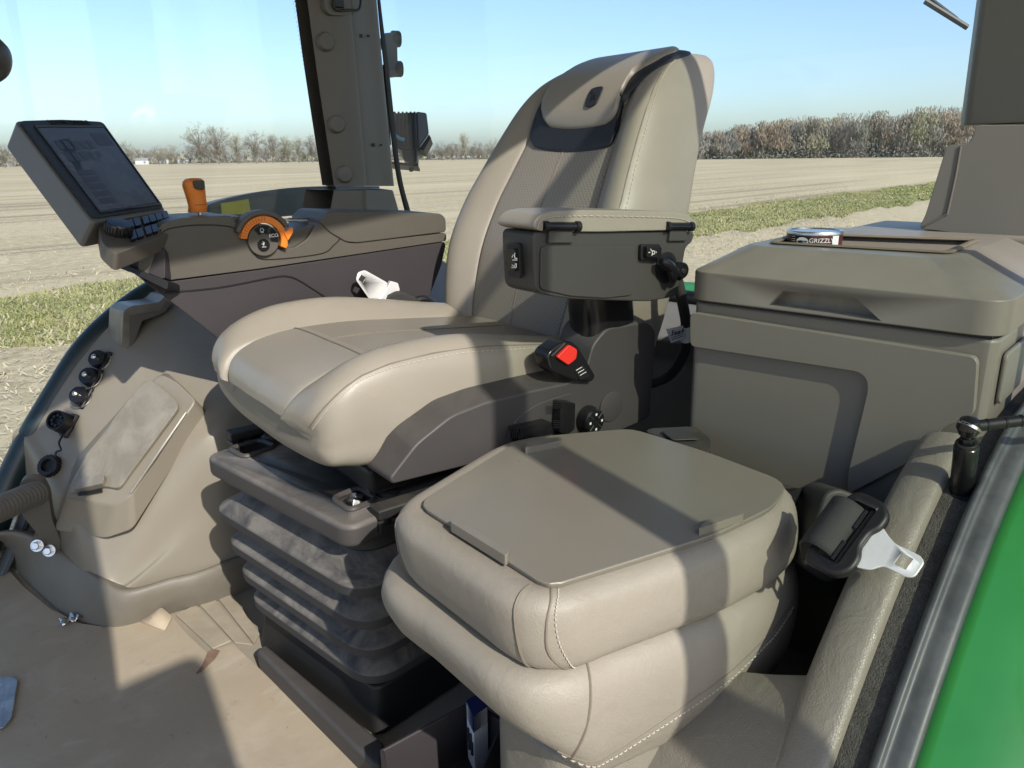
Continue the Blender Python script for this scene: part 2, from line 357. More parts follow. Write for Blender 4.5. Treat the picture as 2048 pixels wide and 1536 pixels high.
STRIP = math.atan2(at(1600, 420, z=-1.75).y - at(60, 640, z=-1.75).y, at(1600, 420, z=-1.75).x - at(60, 640, z=-1.75).x)
def field_mat():
    m = bpy.data.materials.new('field_soil'); m.use_nodes = True; nt = m.node_tree; N = nt.nodes; L = nt.links; b = N['Principled BSDF']
    b.inputs['Roughness'].default_value = .95; b.inputs['Specular IOR Level'].default_value = .1
    tc = N.new('ShaderNodeTexCoord')
    def noise(s, d, st=(1, 1, 1), r=.6):
        mp = N.new('ShaderNodeMapping'); mp.inputs['Scale'].default_value = st; mp.inputs['Rotation'].default_value = (0, 0, -STRIP); L.new(tc.outputs['Object'], mp.inputs[0])
        n = N.new('ShaderNodeTexNoise'); n.inputs['Scale'].default_value = s; n.inputs['Detail'].default_value = d; n.inputs['Roughness'].default_value = r; L.new(mp.outputs[0], n.inputs[0]); return n.outputs['Fac']
    def mixc(f, lo, hi, A, B):
        r = N.new('ShaderNodeMapRange'); r.inputs['From Min'].default_value = lo; r.inputs['From Max'].default_value = hi; L.new(f, r.inputs['Value'])
        mx = N.new('ShaderNodeMix'); mx.data_type = 'RGBA'; L.new(r.outputs[0], mx.inputs['Factor'])
        for k, c in (('A', A), ('B', B)):
            if isinstance(c, tuple): mx.inputs[k].default_value = (*c, 1)
            else: L.new(c, mx.inputs[k])
        return mx.outputs['Result']
    c = mixc(noise(3.5, 10, r=.75), .38, .62, (.32, .262, .168), (.58, .49, .33))
    c = mixc(noise(16, 6, r=.8), .50, .70, c, (.60, .52, .36))
    c = mixc(noise(.9, 3, (.02, 1, 1)), .50, .68, c, (.27, .225, .16))
    c = mixc(noise(.10, 5, (.15, 1, 1)), .46, .66, c, (.54, .455, .31))
    c = mixc(noise(14, 5, r=.8), .60, .72, c, (.20, .165, .12))
    L.new(c, b.inputs['Base Color'])
    bp = N.new('ShaderNodeBump'); bp.inputs['Strength'].default_value = .6; bp.inputs['Distance'].default_value = .05
    L.new(noise(9, 8, r=.8), bp.inputs['Height']); L.new(bp.outputs[0], b.inputs['Normal']); return m
def leaf_mat(name, c1, c2, s=.08, tr=0):
    m = bpy.data.materials.new(name); m.use_nodes = True; nt = m.node_tree; N = nt.nodes; L = nt.links; b = N['Principled BSDF']
    b.inputs['Roughness'].default_value = .9; b.inputs['Specular IOR Level'].default_value = .1
    tc = N.new('ShaderNodeTexCoord'); n = N.new('ShaderNodeTexNoise'); n.inputs['Scale'].default_value = s; n.inputs['Detail'].default_value = 6; L.new(tc.outputs['Object'], n.inputs[0])
    r = N.new('ShaderNodeMapRange'); r.inputs['From Min'].default_value = .35; r.inputs['From Max'].default_value = .65; L.new(n.outputs['Fac'], r.inputs['Value'])
    mx = N.new('ShaderNodeMix'); mx.data_type = 'RGBA'; L.new(r.outputs[0], mx.inputs['Factor']); mx.inputs['A'].default_value = (*c1, 1); mx.inputs['B'].default_value = (*c2, 1)
    L.new(mx.outputs['Result'], b.inputs['Base Color']); return m

# ================================================================== the land outside
GZ = -1.75
def raw(name, vs, fs, mat_, mi=None, par=None, smooth=False):
    me = bpy.data.meshes.new(name); me.from_pydata(vs, [], fs)
    for m in (mat_ if isinstance(mat_, (list, tuple)) else [mat_]): me.materials.append(m)
    if mi is not None: me.polygons.foreach_set('material_index', mi)
    if smooth: me.polygons.foreach_set('use_smooth', [True] * len(me.polygons))
    o = bpy.data.objects.new(name, me); COL.objects.link(o); o['_base'] = (0, 0, 0)
    if par is not None: o.parent = par; o['_base'] = par['_base']
    return o
soil = field_mat()
gr = MB(); n = 64
gr.add([V((0, 0, GZ))] + [V((3500 * math.cos(2 * math.pi * i / n), 3500 * math.sin(2 * math.pi * i / n), GZ)) for i in range(n)], [(0, 1 + i, 1 + (i + 1) % n) for i in range(n)])
fo = gr.build('field_ground', soil); fo['kind'] = 'structure'
grassm = leaf_mat('grass', (.20, .225, .085), (.34, .325, .155), .9)
drym = leaf_mat('dry_straw', (.34, .29, .19), (.46, .40, .28), 1.5)
# the grass strip runs past the tractor, from ahead of it to behind it
gL0, gL1 = at(60, 592, z=GZ), at(60, 688, z=GZ); gR0, gR1 = at(1600, 400, z=GZ), at(1600, 441, z=GZ)
def lerpx(a, b, t): return a + (b - a) * t
far_n, far_f = [lerpx(gL1, gR1, t) for t in (-1.2, 0, .5, 1, 3)], [lerpx(gL0, gR0, t) for t in (-1.2, 0, .5, 1, 3)]
rng = np.random.default_rng(3)
a_n, a_f = [], []
for i in range(140):
    t = -1.0 + 4.5 * (i / 139) ** 1.5; j1, j2 = rng.normal(0, .045, 2)
    a_n.append(lerpx(lerpx(gL1, gR1, t), lerpx(gL0, gR0, t), .03 + j1)); a_f.append(lerpx(lerpx(gL1, gR1, t), lerpx(gL0, gR0, t), .97 + j2))
gs_ = MB(); gs_.grid([[p + V((0, 0, .006)) for p in a_n], [p + V((0, 0, .006)) for p in a_f]]); gs_ = gs_.build('grass_verge', leaf_mat('grass_ground', (.22, .23, .09), (.36, .33, .18), 2.2)); gs_['kind'] = 'structure'
vs = []; fs = []; mi = []
def blades(N, tlo, thi, over, wmul, hmul, mi_):
    for _ in range(N):
        t = rng.uniform(tlo, thi); k = rng.uniform(-over, 1 + over)
        k = .5 + (k - .5) * (1 + .12 * math.sin(t * 23) + .08 * math.sin(t * 61))
        p = lerpx(lerpx(gL1, gR1, t), lerpx(gL0, gR0, t), k)
        a = rng.uniform(0, 6.28); h = rng.uniform(.04, .13) * hmul; ww = rng.uniform(.012, .03) * wmul
        dx, dy = math.cos(a) * ww, math.sin(a) * ww; lx, ly = rng.normal(0, .06, 2)
        b = len(vs); vs.extend([(p.x - dx, p.y - dy, GZ), (p.x + dx, p.y + dy, GZ), (p.x + lx + dx * .4, p.y + ly + dy * .4, GZ + h), (p.x + lx - dx * .4, p.y + ly - dy * .4, GZ + h * .95)])
        fs.append((b, b + 1, b + 2, b + 3)); mi.append(mi_)
blades(52000, -.35, .45, .05, .62, .75, 0); blades(52000, .3, 1.5, .04, .9, .8, 0); blades(30000, 1.4, 3.3, .03, 2.0, .9, 0); blades(9000, -.35, 1.2, .6, .8, .6, 1); blades(12000, -.3, 1.4, .02, .8, .85, 1)
g = raw('grass_strip', vs, fs, [grassm, drym], mi); tag(g, 'strip of green grass crossing the bare field', 'grass'); g['kind'] = 'stuff'
# straw and stalk litter on the soil near the tractor
vs = []; fs = []
for _ in range(42000):
    r = 3.5 + 40 * rng.random() ** 2.0; a = rng.uniform(rad(5), rad(105)); x, y = r * math.cos(a), r * math.sin(a)
    l = rng.uniform(.03, .13); b = rng.uniform(0, 3.14); ww = rng.uniform(.004, .009); z = GZ + rng.uniform(.008, .03)
    dx, dy = math.cos(b) * l, math.sin(b) * l; nx, ny = -math.sin(b) * ww, math.cos(b) * ww; k = len(vs); dz = rng.uniform(-.01, .04)
    vs.extend([(x - nx, y - ny, z), (x + nx, y + ny, z), (x + dx + nx, y + dy + ny, z + abs(dz)), (x + dx - nx, y + dy - ny, z + abs(dz) + .004)]); fs.append((k, k + 1, k + 2, k + 3))
g = raw('crop_residue', vs, fs, leaf_mat('straw', (.40, .345, .25), (.54, .48, .36), 3)); tag(g, 'pale straw litter scattered over the bare soil', 'straw'); g['kind'] = 'stuff'

# ---- trees; distance haze is put into their paler, greyer colours
bark = leaf_mat('bark', (.15, .135, .115), (.23, .205, .175), .6)
twig = leaf_mat('twigs', (.19, .175, .15), (.27, .245, .20), .15)
twig_pale = leaf_mat('twigs_pale', (.32, .31, .24), (.42, .39, .30), .15)
rust = leaf_mat('rust_leaves', (.24, .19, .145), (.31, .245, .18), .15)
grey_w = leaf_mat('grey_wood', (.19, .185, .17), (.27, .255, .23), .12)
ever = leaf_mat('evergreen', (.10, .115, .09), (.14, .155, .12), .2)
olive = leaf_mat('olive_bud', (.22, .22, .12), (.30, .29, .17), .2)
def hdir(u): r = ray(u, 309 - .0139 * (u - 1024)); r.z = 0; return r.normalized()
def on_ground(u, D): p = hdir(u) * D; return V((p.x, p.y, GZ))
def quads(vs, fs, c, sz, asp=.35):
    a = rng.normal(size=3); a /= np.linalg.norm(a); b = np.cross(a, rng.normal(size=3)); b /= np.linalg.norm(b)
    a = a * sz; b = b * sz * asp; k = len(vs)
    vs.extend([tuple(c - a - b), tuple(c + a - b), tuple(c + a + b), tuple(c - a + b)]); fs.append((k, k + 1, k + 2, k + 3))
def stroke(vs, fs, c, sz, asp=.16):
    a = np.array((rng.normal(0, .45), rng.normal(0, .45), 1.)); a /= np.linalg.norm(a); b = np.cross(a, rng.normal(size=3)); b /= np.linalg.norm(b)
    a = a * sz; b = b * sz * asp; k = len(vs)
    vs.extend([tuple(c - a - b), tuple(c + a - b), tuple(c + a + b), tuple(c - a + b)]); fs.append((k, k + 1, k + 2, k + 3))
def stick(vs, fs, p, q, r0, r1, n=4):
    p, q = np.array(p), np.array(q); t = q - p; t = t / (np.linalg.norm(t) + 1e-9); e = np.cross(t, (.3, .7, .2)); e /= np.linalg.norm(e); f = np.cross(t, e); k = len(vs)
    for c, r in ((p, r0), (q, r1)):
        for i in range(n): an = 6.283 * i / n; vs.append(tuple(c + e * (math.cos(an) * r) + f * (math.sin(an) * r)))
    for i in range(n): fs.append((k + i, k + (i + 1) % n, k + n + (i + 1) % n, k + n + i))
def bare_tree(u, D, h, wd, label, group, m=None, twigs=4200, dens=1.0):
    base = on_ground(u, D); t = thing('bare_tree', label, 'tree', base, group)
    vs = []; fs = []; t2 = []; f2 = []; top = np.array((rng.normal(0, .03) * h, rng.normal(0, .03) * h, h * .80))
    stick(vs, fs, (0, 0, 0), tuple(top * .35), h * .021, h * .015, 6); stick(vs, fs, tuple(top * .35), tuple(top), h * .015, h * .004, 5)
    c = np.array((0, 0, h * .60)); rad_ = np.array((wd * .5, wd * .5, h * .40)); N_ = 70
    for i in range(N_):
        d = rng.normal(size=3); d /= np.linalg.norm(d); k = rng.uniform(.45, 1.0) ** .6 * (1 + .12 * math.sin(3 * math.atan2(d[1], d[0]) + h)); e = c + d * rad_ * k
        st = top * rng.uniform(.25, min(.75, max(.3, e[2] / h - .12))); mid = st + (e - st) * .55 + np.array((0, 0, h * .05)) + rng.normal(0, h * .012, 3)
        stick(vs, fs, tuple(st), tuple(mid), h * .007, h * .004); stick(vs, fs, tuple(mid), tuple(e), h * .004, h * .0015)
        for j in range(5):
            e2 = e + rng.normal(0, h * .055, 3) + d * h * .02; stick(vs, fs, tuple(mid + (e - mid) * rng.uniform(.3, .95)), tuple(e2), h * .0022, h * .001, 3)
            for _ in range(twigs // (N_ * 5)): quads(t2, f2, e2 + rng.normal(0, h * .020, 3), h * .016, .11 * dens)
    raw('trunk', vs, fs, bark, par=t); raw('crown', t2, f2, m or twig, par=t)
    return t
LT = [(258, 410, 10.5, 9, 'bare tree rising beside the monitor screen', twig_pale), (318, 420, 8.5, 9, 'dark low bare tree near the white houses', twig), (342, 415, 9.5, 9, 'rounded pale bare tree right of the white houses', twig_pale),
      (404, 400, 17.0, 15, 'tall broad bare tree, left one of the biggest pair', twig), (437, 405, 17.5, 15, 'tall broad bare tree, right one of the biggest pair', twig),
      (476, 425, 14, 7, 'slim upright bare tree just right of the biggest pair', twig_pale), (512, 415, 15, 12, 'broad bare tree in mid row with wide crown', twig),
      (546, 420, 13.5, 8, 'narrow dark bare tree in the row before the pillar', twig), (573, 425, 12.5, 6, 'slender pale olive tree in the row', olive), (598, 425, 12.5, 6.5, 'upright bare tree second from the dark window edge', twig_pale),
      (624, 420, 12.5, 7.5, 'bare tree touching the dark window edge of the pillar', twig), (8, 400, 10, 11, 'bare tree at the far left edge of the photo', twig_pale), (45, 405, 8, 8, 'small bare tree left behind the monitor', twig),
      (884, 430, 9.5, 9, 'bare tree just right of the outside work lamp', twig), (905, 430, 9, 9, 'dark bushy tree between work lamp and seat back', twig), (929, 470, 15.5, 6, 'tall wispy pale poplar behind the low trees', twig_pale), (958, 430, 9, 10, 'bushy bare tree beside the seat back edge', twig), (985, 435, 10.5, 9, 'pale bare tree half hidden by the seat back', twig_pale)]
for u, D, h, wd, lb, m in LT: bare_tree(u, D, h, wd, lb, 'bare trees along the far field edge', m)
def mass(name, u0, u1, D, hs, N, mats, wts, label, cat, q=230, dj=14, sz=.62):
    vs = []; fs = []; mi = []
    for i in range(N):
        u = u0 + (u1 - u0) * (i + rng.uniform(-.6, .6)) / N; b = on_ground(u, D + rng.uniform(-dj, dj) * 1.0); h = hs(u) * rng.uniform(.78, 1.05); wd = h * rng.uniform(.26, .4)
        k = rng.choice(len(mats), p=wts); c0 = np.array(b); n0 = len(fs)
        top = c0 + np.array((rng.normal(0, .4), rng.normal(0, .4), h * .9)); stick(vs, fs, c0, top, h * .014, h * .004); mi += [0] * (len(fs) - n0)
        for l in range(9):
            n0 = len(fs); cz = h * rng.uniform(.25, .95); rr = wd * math.sqrt(max(.1, 1 - ((cz / h - .55) / .5) ** 2)); an = rng.uniform(0, 6.28); rr2 = rr * rng.uniform(.3, .8)
            cc = c0 + np.array((math.cos(an) * rr2, math.sin(an) * rr2, cz)); stick(vs, fs, c0 + np.array((0, 0, cz * .7)), cc, h * .006, h * .003); mi += [0] * (len(fs) - n0)
            for _ in range(q // 9):
                pc_ = cc + rng.normal(0, wd * .26, 3); pc_[2] = min(pc_[2], c0[2] + h * 1.02); stroke(vs, fs, pc_, sz * rng.uniform(.8, 1.9), .17); mi.append(1 + k)
        for _ in range(q // 5):                       # brush at the foot
            quads(vs, fs, c0 + np.array((rng.normal(0, 2), rng.normal(0, 2), abs(rng.normal(0, h * .10)))), sz, .35); mi.append(1 + (len(mats) - 1 if rng.random() < .5 else 0))
    o = raw(name, vs, fs, [bark] + mats, mi); tag(o, label, cat); o['kind'] = 'stuff'; return o
mass('far_wood', 1360, 2500, 310, lambda u: 10.2 + 4.2 * min(1, max(0, (u - 1380) / 330)) + .8 * math.sin(u * .021), 250, [grey_w, twig, rust, olive, twig_pale, ever], [.38, .25, .21, .05, .02, .09], 'dense autumn brown wood along the far field edge', 'wood', q=520, sz=.36)
mass('far_hedgerow', -700, 1300, 520, lambda u: 7.5 + 1.5 * math.sin(u * .05), 330, [grey_w, twig, twig_pale, ever], [.4, .3, .2, .1], 'low hazy hedgerow of brush behind the bare trees', 'hedgerow', q=150, sz=.5)
wallm = mat('house_white', (.50, .51, .52), .8); roofm = mat('house_roof', (.22, .22, .23), .8)
for u, D, wd, lb in ((283, 512, 7, 'white farmhouse left of the low bare trees'), (327, 516, 5, 'small white shed between two low trees'), (366, 514, 6, 'long low white building left of the tall trees'), (22, 516, 4, 'white house at the far left edge of the photo')):
    b = on_ground(u, D); e = hdir(u).cross(UP).normalized(); d = hdir(u); t = thing('farmhouse', lb, 'house', b, 'white buildings at the field edge')
    hw, dp, ht = wd / 2, 2.0, 2.0; c = [b - e * hw - d * dp, b + e * hw - d * dp, b + e * hw + d * dp, b - e * hw + d * dp]
    MB().frust(c, [p + UP * ht for p in c]).build('wall', wallm, t)
    r = [p + UP * (ht + .05) for p in c]; a1 = (r[0] + r[3]) / 2 + UP * 1.5; a2 = (r[1] + r[2]) / 2 + UP * 1.5
    MB().add(r + [a1, a2], [(0, 1, 5, 4), (2, 3, 4, 5), (0, 4, 3), (1, 2, 5), (0, 3, 2, 1)]).build('roof', roofm, t)
    MB().box(b - d * (dp + .03) + UP * 1.3 + e * (hw * .4), (.9, .9, 1.1)).build('window', roofm, t)

# ================================================================== the cab shell
def arch9(X):        # height of the right fender top at the window, by X
    xs = (.30, .36, .383, .45, .502, .568, .67, .758, .95, 1.4); zs = (.03, .15, .204, .309, .378, .459, .547, .595, .655, .67)
    return float(np.interp(X, xs, zs))
def fz(X, Y): return arch9(X) - .4 * (1.9 - Y)
def atf(u, v, off=0.0):
    r = ray(u, v); lo, hi = .8, 3.2
    for i in range(400):
        t = .8 + i * .006; p = CAM + r * t
        if p.y > 1.40 and p.z < fz(p.x, p.y) + off: return p
    return CAM + r * 2
floor = MB(); floor.box((.55, 1.05, -.03), (2.4, 1.85, .06)); o = floor.build('cab_floor', mat('floor_rubber', (.30, .265, .21), .8, ('noise', 60, .4, .002), .14, 5, .2), None, .004); o['kind'] = 'structure'

# ---- right fender trim
ft = thing('fender_trim', 'taupe moulded fender panel inside the right window with storage cover', 'fender panel', (.7, 1.6, 0))
rows = []
for X in (.43, .46, .52, .585, .66, .75, .87, 1.05, 1.30, 1.55):
    z = arch9(X); yi = 1.525 - .085 * min(1, (X - .43) / .25)
    zr = max(fz(X, 1.56) - .01, .10)
    rows.append([(X - .012, 1.93, z + .01), (X, 1.9, max(z, .1)), (X, 1.80, max(fz(X, 1.80), .098)), (X, 1.68, max(fz(X, 1.68), .096)), (X, 1.60, max(fz(X, 1.6), .094)),
                 (X + .002, yi + .045, max(zr - .02, .092)), (X + .004, yi + .016, max(zr - .06, .088)), (X + .006, yi, max(zr - .13, .080)), (X + .01, yi - .012, max(zr * .45, .075)), (X + .012, yi - .016, .06)])
rows.insert(0, [(p[0] - .02, p[1] + (.03 if p[1] > 1.6 else .02), .02) for p in rows[0]])
fn = Net(rows); mb = MB(); mb.grid(fn.rows(5, 5)); mb.build('panel', taupe_dusty, ft, ang=60)
# kick skirt round its foot
kb = [at(-60, 1120, z=.0), at(0, 1112, z=0), at(60, 1172, z=0), at(120, 1225, z=0), at(190, 1255, z=0), at(250, 1257, z=0), at(350, 1225, z=0), at(470, 1190, z=0), V((1.0, 1.425, 0))]
ktop = [at(-60, 1085, z=.115), at(20, 1068, z=.115), at(95, 1092, z=.105), at(150, 1130, z=.10), at(200, 1165, z=.095), at(250, 1188, z=.085), at(340, 1165, z=.085), at(440, 1135, z=.085), V((1.0, 1.44, .085))]
n2 = Net([kb, [a.lerp(b, .5) + V((-.006, -.006, 0)) for a, b in zip(kb, ktop)], [a.lerp(b, .93) + V((-.003, -.004, 0)) for a, b in zip(kb, ktop)], [b + V((.008, .010, .004)) for b in ktop], [b + V((.05, .05, -.03)) for b in ktop]])
MB().grid(n2.rows(6, 4)).build('kick_skirt', mat('skirt_plastic', (.160, .146, .120), .5, ('noise', 900, .15, .0006), .08, 9, .4, dirt=.3, dcol=(.26, .24, .20), ds=12), ft, ang=60)
# raised storage hump with its cover
top = [(128, 995), (228, 1012), (262, 990), (392, 800), (352, 762), (322, 748), (262, 800), (175, 905)]
bot = [(108, 1062), (212, 1078), (266, 1060), (416, 826), (372, 778), (333, 742), (262, 792), (150, 915)]
T = [atf(u, v, .058) for u, v in top]; B = [atf(u, v, -.004) for u, v in bot]
def rp(P, r): return roundpoly(P, r, 4)
mb = MB(); mb.frust(rp(B, .014), rp(T, .012)); hump = mb.build('storage_hump', taupe_dusty, ft, .004)
cv = [(141, 990), (212, 976), (241, 981), (361, 817), (354, 803), (310, 767), (292, 764), (235, 835)]
C0 = rp([atf(u, v, .059) for u, v in cv], .012); mb = MB(); mb.prism([p + V((0, 0, .000)) for p in C0], V((-.004, -.004, .007))); cov = mb.build('storage_cover', taupe, ft, .003)
hd = [atf(150, 988, .067), atf(212, 974, .067), atf(215, 955, .067), atf(168, 962, .067)]
MB().prism(rp(hd, .006), V((-.006, -.006, .012))).build('latch', taupe, cov, .004)
MB().prism([atf(205, 984, .069), atf(158, 992, .069), atf(158, 986, .069), atf(205, 978, .069)], V((-.003, -.003, .003))).build('latch_slot', black, cov)
# groove between hump and its rim, a moulded line
MB().tube([atf(u, v, .060) for u, v in ((262, 985), (310, 915), (372, 825))], .003, 8).build('moulded_rib', taupe, ft)
# sockets: three capped outlets, a round plug and its cap
def sock(u, v, r, kind):
    p = atf(u, v, .004); ax = V((-.62, -.45, .55)).normalized()
    m = MB()
    if kind == 'cap':
        m.box(p - ax * .004, (.05, .05, .008), frame(p, (.62, .1, .75), (0, 1, -.2)).to_3x3())
        base = m.build('power_outlet', black, ft, .003)
        MB().lathe([(r, 0), (r, .016), (r * .92, .021), (r * .3, .022)], p, ax, 20).build('cap', gloss, base, 0)
        MB().lathe([(r * .28, .021), (r * .28, .030), (r * .1, .033)], p, ax, 10).build('screw', metal, base)
        e = ax.cross(UP).normalized(); g2 = e.cross(ax)
        ch = MB()
        for k in range(17):
            an = -2.3 + k * 2.6 / 16; q = p + e * (math.cos(an) * -r * 1.25) + g2 * (math.sin(an) * r * 1.3) + ax * (.012 - .0003 * k)
            ch.lathe([(.0005, -.0022), (.0022, 0), (.0005, .0022)], q, ax, 6)
        ch.build('bead_chain', metal, base)
    elif kind == 'plug':
        MB().box(p - ax * .002, (.055, .055, .01), frame(p, (.62, .1, .75), (0, 1, -.2)).to_3x3()).build('socket_flange', black, ft, .003)
        m.lathe([(r * 1.05, 0), (r * 1.05, .022), (r, .024), (r, .04), (r * .82, .04), (r * .8, .03)], p, ax, 24); base = m.build('round_socket', black, ft)
        e = ax.cross(UP).normalized(); g2 = e.cross(ax)
        for k in range(8):
            q = p + ax * .031 + (e * math.cos(k * .785) + g2 * math.sin(k * .785)) * r * .52
            MB().lathe([(.0036, 0), (.0036, .006)], q, ax, 8).build('pin_hole', gloss, base)
    else:
        m.lathe([(r, 0), (r, .02), (r * .93, .022), (r * .6, .022), (r * .58, .012)], p, ax, 24); base = m.build('socket_cap', black, ft)
        rb = MB(); e = ax.cross(UP).normalized(); g2 = e.cross(ax)
        for k in range(20): rb.box(p + ax * .01 + (e * math.cos(k * .314) + g2 * math.sin(k * .314)) * r, (.003, .003, .018), frame((0, 0, 0), e, g2).to_3x3())
        rb.build('grip_ribs', black, base)
sock(203, 722, .0205, 'cap'); sock(185, 757, .0205, 'cap'); sock(166, 795, .0205, 'cap'); sock(135, 850, .022, 'plug'); sock(107, 935, .023, 'socket_cap')
MB().tube(curve([atf(127, 868, .02), atf(118, 885, .03), atf(122, 900, .026), atf(112, 905, .03), atf(110, 925, .02)], 6), .0022, 6).build('cap_tether', black, ft)
# cup holder pocket at the top
ch = [(243, 690), (247, 622), (262, 612), (318, 605), (332, 590), (352, 596), (330, 625), (285, 640), (262, 706)]
P = [at(u, v, y=1.80) for u, v in ch]
MB().prism(rp(P, .006), V((0, .08, 0))).build('cup_holder', taupe, ft, .005)
MB().prism(rp([at(u, v, y=1.799) for u, v in ((258, 690), (258, 632), (318, 622), (330, 604), (345, 604), (322, 628), (282, 642), (264, 695))], .003), V((0, -.003, 0))).build('cup_holder_face', taupe_dark, ft, .002)

# ---- right window, seal, rear window
def winpane(name, P, label, thick=.005):
    t = thing(name, label, 'window', P[0]); n = (P[1] - P[0]).cross(P[2] - P[0]).normalized()
    MB().prism(P, n * thick).build('pane', glass, t); return t, n
rw, nrm = winpane('side_window', [V((-.55, 1.945, .05)), V((1.36, 1.945, .05)), V((1.30, 1.915, 1.65)), V((-.55, 1.915, 1.65))], 'large right side window looking over the bare field')
sealp = [at(u, v, y=1.925) for u, v in ((-120, 1260), (-30, 1075), (0, 995), (55, 880), (105, 795), (165, 700), (235, 630), (310, 578), (400, 540))] + [V((1.05, 1.925, .665)), V((1.22, 1.925, .70))]
MB().tube(curve([p + V((.004, -.004, -.004)) for p in sealp], 6), .032, 14).build('rubber_seal', teal, rw)
MB().tube(curve([p + V((.052, -.012, -.026)) for p in sealp], 6), .022, 10, flat=.6).build('inner_seal', steel_dark, rw)
MB().tube(curve([p + V((.072, -.024, -.050)) for p in sealp], 6), .005, 8).build('green_edge', mat('green_trim', (.10, .20, .09), .6, None, .2, 300), rw)
# black printed border with fading dots, pillar side
e0, e1 = [at(u, v, y=1.93) for u, v in ((528, -400), (588, -40), (630, 210), (655, 370), (654, 395), (640, 420))], [at(u, v, y=1.93) for u, v in ((574, -400), (622, -40), (650, 210), (672, 380), (674, 420), (660, 445))]
mb = MB(); mb.grid([curve(e0, 8), curve(e1, 8)]); mb.build('printed_border', black, rw, solid=.002)
mb = MB(); dots = curve(e0, 30)
for i in range(0, len(dots) - 1):
    for k in range(3):
        p = dots[i] + V((-.004 - .0055 * k, 0, 0)) + (dots[i + 1] - dots[i]) * (.5 * (k % 2)); r = .0022 - .0005 * k
        mb.add([p + V((r * math.cos(a), -.001, r * math.sin(a))) for a in (0, 1.05, 2.1, 3.14, 4.2, 5.2)], [(0, 1, 2, 3, 4, 5)])
o = mb.build('border_dots', black, rw); o['kind'] = 'stuff'

# ---- right rear pillar
pl = thing('rear_pillar', 'dark taupe cab pillar between side window and rear window', 'pillar', at(720, 420, y=1.8))
def band(pts, y): return [at(u, v, y=y) for u, v in pts]
A = band(((562, -400), (607, -60), (632, 130), (668, 372)), 1.80); Bm = band(((656, -400), (688, -60), (706, 130), (727, 372)), 1.775); Cc = band(((718, -400), (748, -60), (765, 130), (788, 372)), 1.82)
rows = [curve([a, a.lerp(b, .5) + V((0, -.008, 0)), b, b.lerp(c, .12) + V((0, .003, 0)), b.lerp(c, .22), b.lerp(c, .6), c, c + V((.03, .10, 0)), a + V((.03, .10, 0))], 4) for a, b, c in zip(A, Bm, Cc)]
MB().grid([r for r in zip(*[curve(c, 4) for c in zip(*rows)])], cap0=True, cap1=True).build('upper_trim', taupe_dark, pl)
A = band(((668, 380), (655, 450)), 1.79); Bm = band(((727, 380), (730, 450)), 1.765); Cc = band(((786, 380), (806, 450)), 1.81)
MB().grid([[a, b + V((-.004, 0, 0)), b + V((.0, .008, 0)), b + V((.008, 0, 0)), c, c + V((.05, .12, 0)), a + V((-.01, .12, 0))] for a, b, c in zip(A, Bm, Cc)], cap0=True, cap1=True).build('lower_trim', taupe_dark, pl, .004)
for u, v in ((642, 84), (664, 249), (680, 349)):
    p = at(u, v, y=1.792); MB().lathe([(.023, 0), (.023, .014), (.019, .021), (.006, .023)], p + V((.012, .004, 0)), V((-.25, -1, .05)), 24).build('screw_plug', taupe_dark, pl)
lb = rp(band(((645, -110), (650, 18), (660, 30), (690, 32), (702, 24), (697, -110)), 1.768), .012)
lo_ = MB().prism(lb, V((0, .03, 0))).build('latch_housing', taupe_dark, pl, .006)
MB().box(at(677, 0, y=1.764), (.03, .008, .035)).build('latch_catch', black, lo_, .003)
MB().tube(curve(band(((668, -10), (670, 18), (700, 20), (718, 18), (722, -10), (722, -40)), 1.762), 6), .0032, 6).build('cable', black, lo_)
for u, v in ((722, 72), (747, 290)):
    MB().box(at(u, v, y=1.788), (.009, .003, .009)).build('clip_hole', black, pl); MB().box(at(u + 15, v, y=1.792), (.007, .003, .006)).build('clip_hole', black, pl)
# rear window pane, its dark edge and hinge hardware outside
rg, nrm = winpane('rear_window', [V((1.58, 2.02, .56)), V((1.66, .30, .56)), V((1.60, .30, 1.65)), V((1.50, 2.02, 1.65))], 'rear window behind the driver seat looking over the field')
e1 = band(((724, -400), (752, -40), (768, 130), (790, 330), (812, 430)), 1.87); e2 = band(((730, -400), (757, -40), (777, 130), (801, 340), (826, 440)), 1.87)
MB().grid([curve(e1, 6), curve(e2, 6)]).build('printed_border', black, rg, solid=.003)
MB().tube([V((1.615, 1.86, .56)), V((1.675, .30, .56))], .018, 10).build('bottom_seal', black, rg)
MB().tube(curve(band(((764, 130), (770, 200), (777, 290)), 1.885), 5), .008, 8).build('gas_spring', black, rg)
hg = thing('window_hinge', 'black double roller hinge outside the rear window pillar', 'hinge', at(785, 110, y=1.93))
MB().prism(rp(band(((760, 76), (768, 66), (794, 64), (796, 152), (776, 154), (772, 100), (762, 96)), 1.93), .008), V((.02, .03, 0))).build('bracket', black, hg, .004)
for u, v in ((790, 78), (794, 138)): MB().lathe([(.020, -.012), (.023, -.008), (.023, .012), (.020, .016)], at(u, v, y=1.945), V((.9, -.45, 0)), 24).build('roller', black, hg)
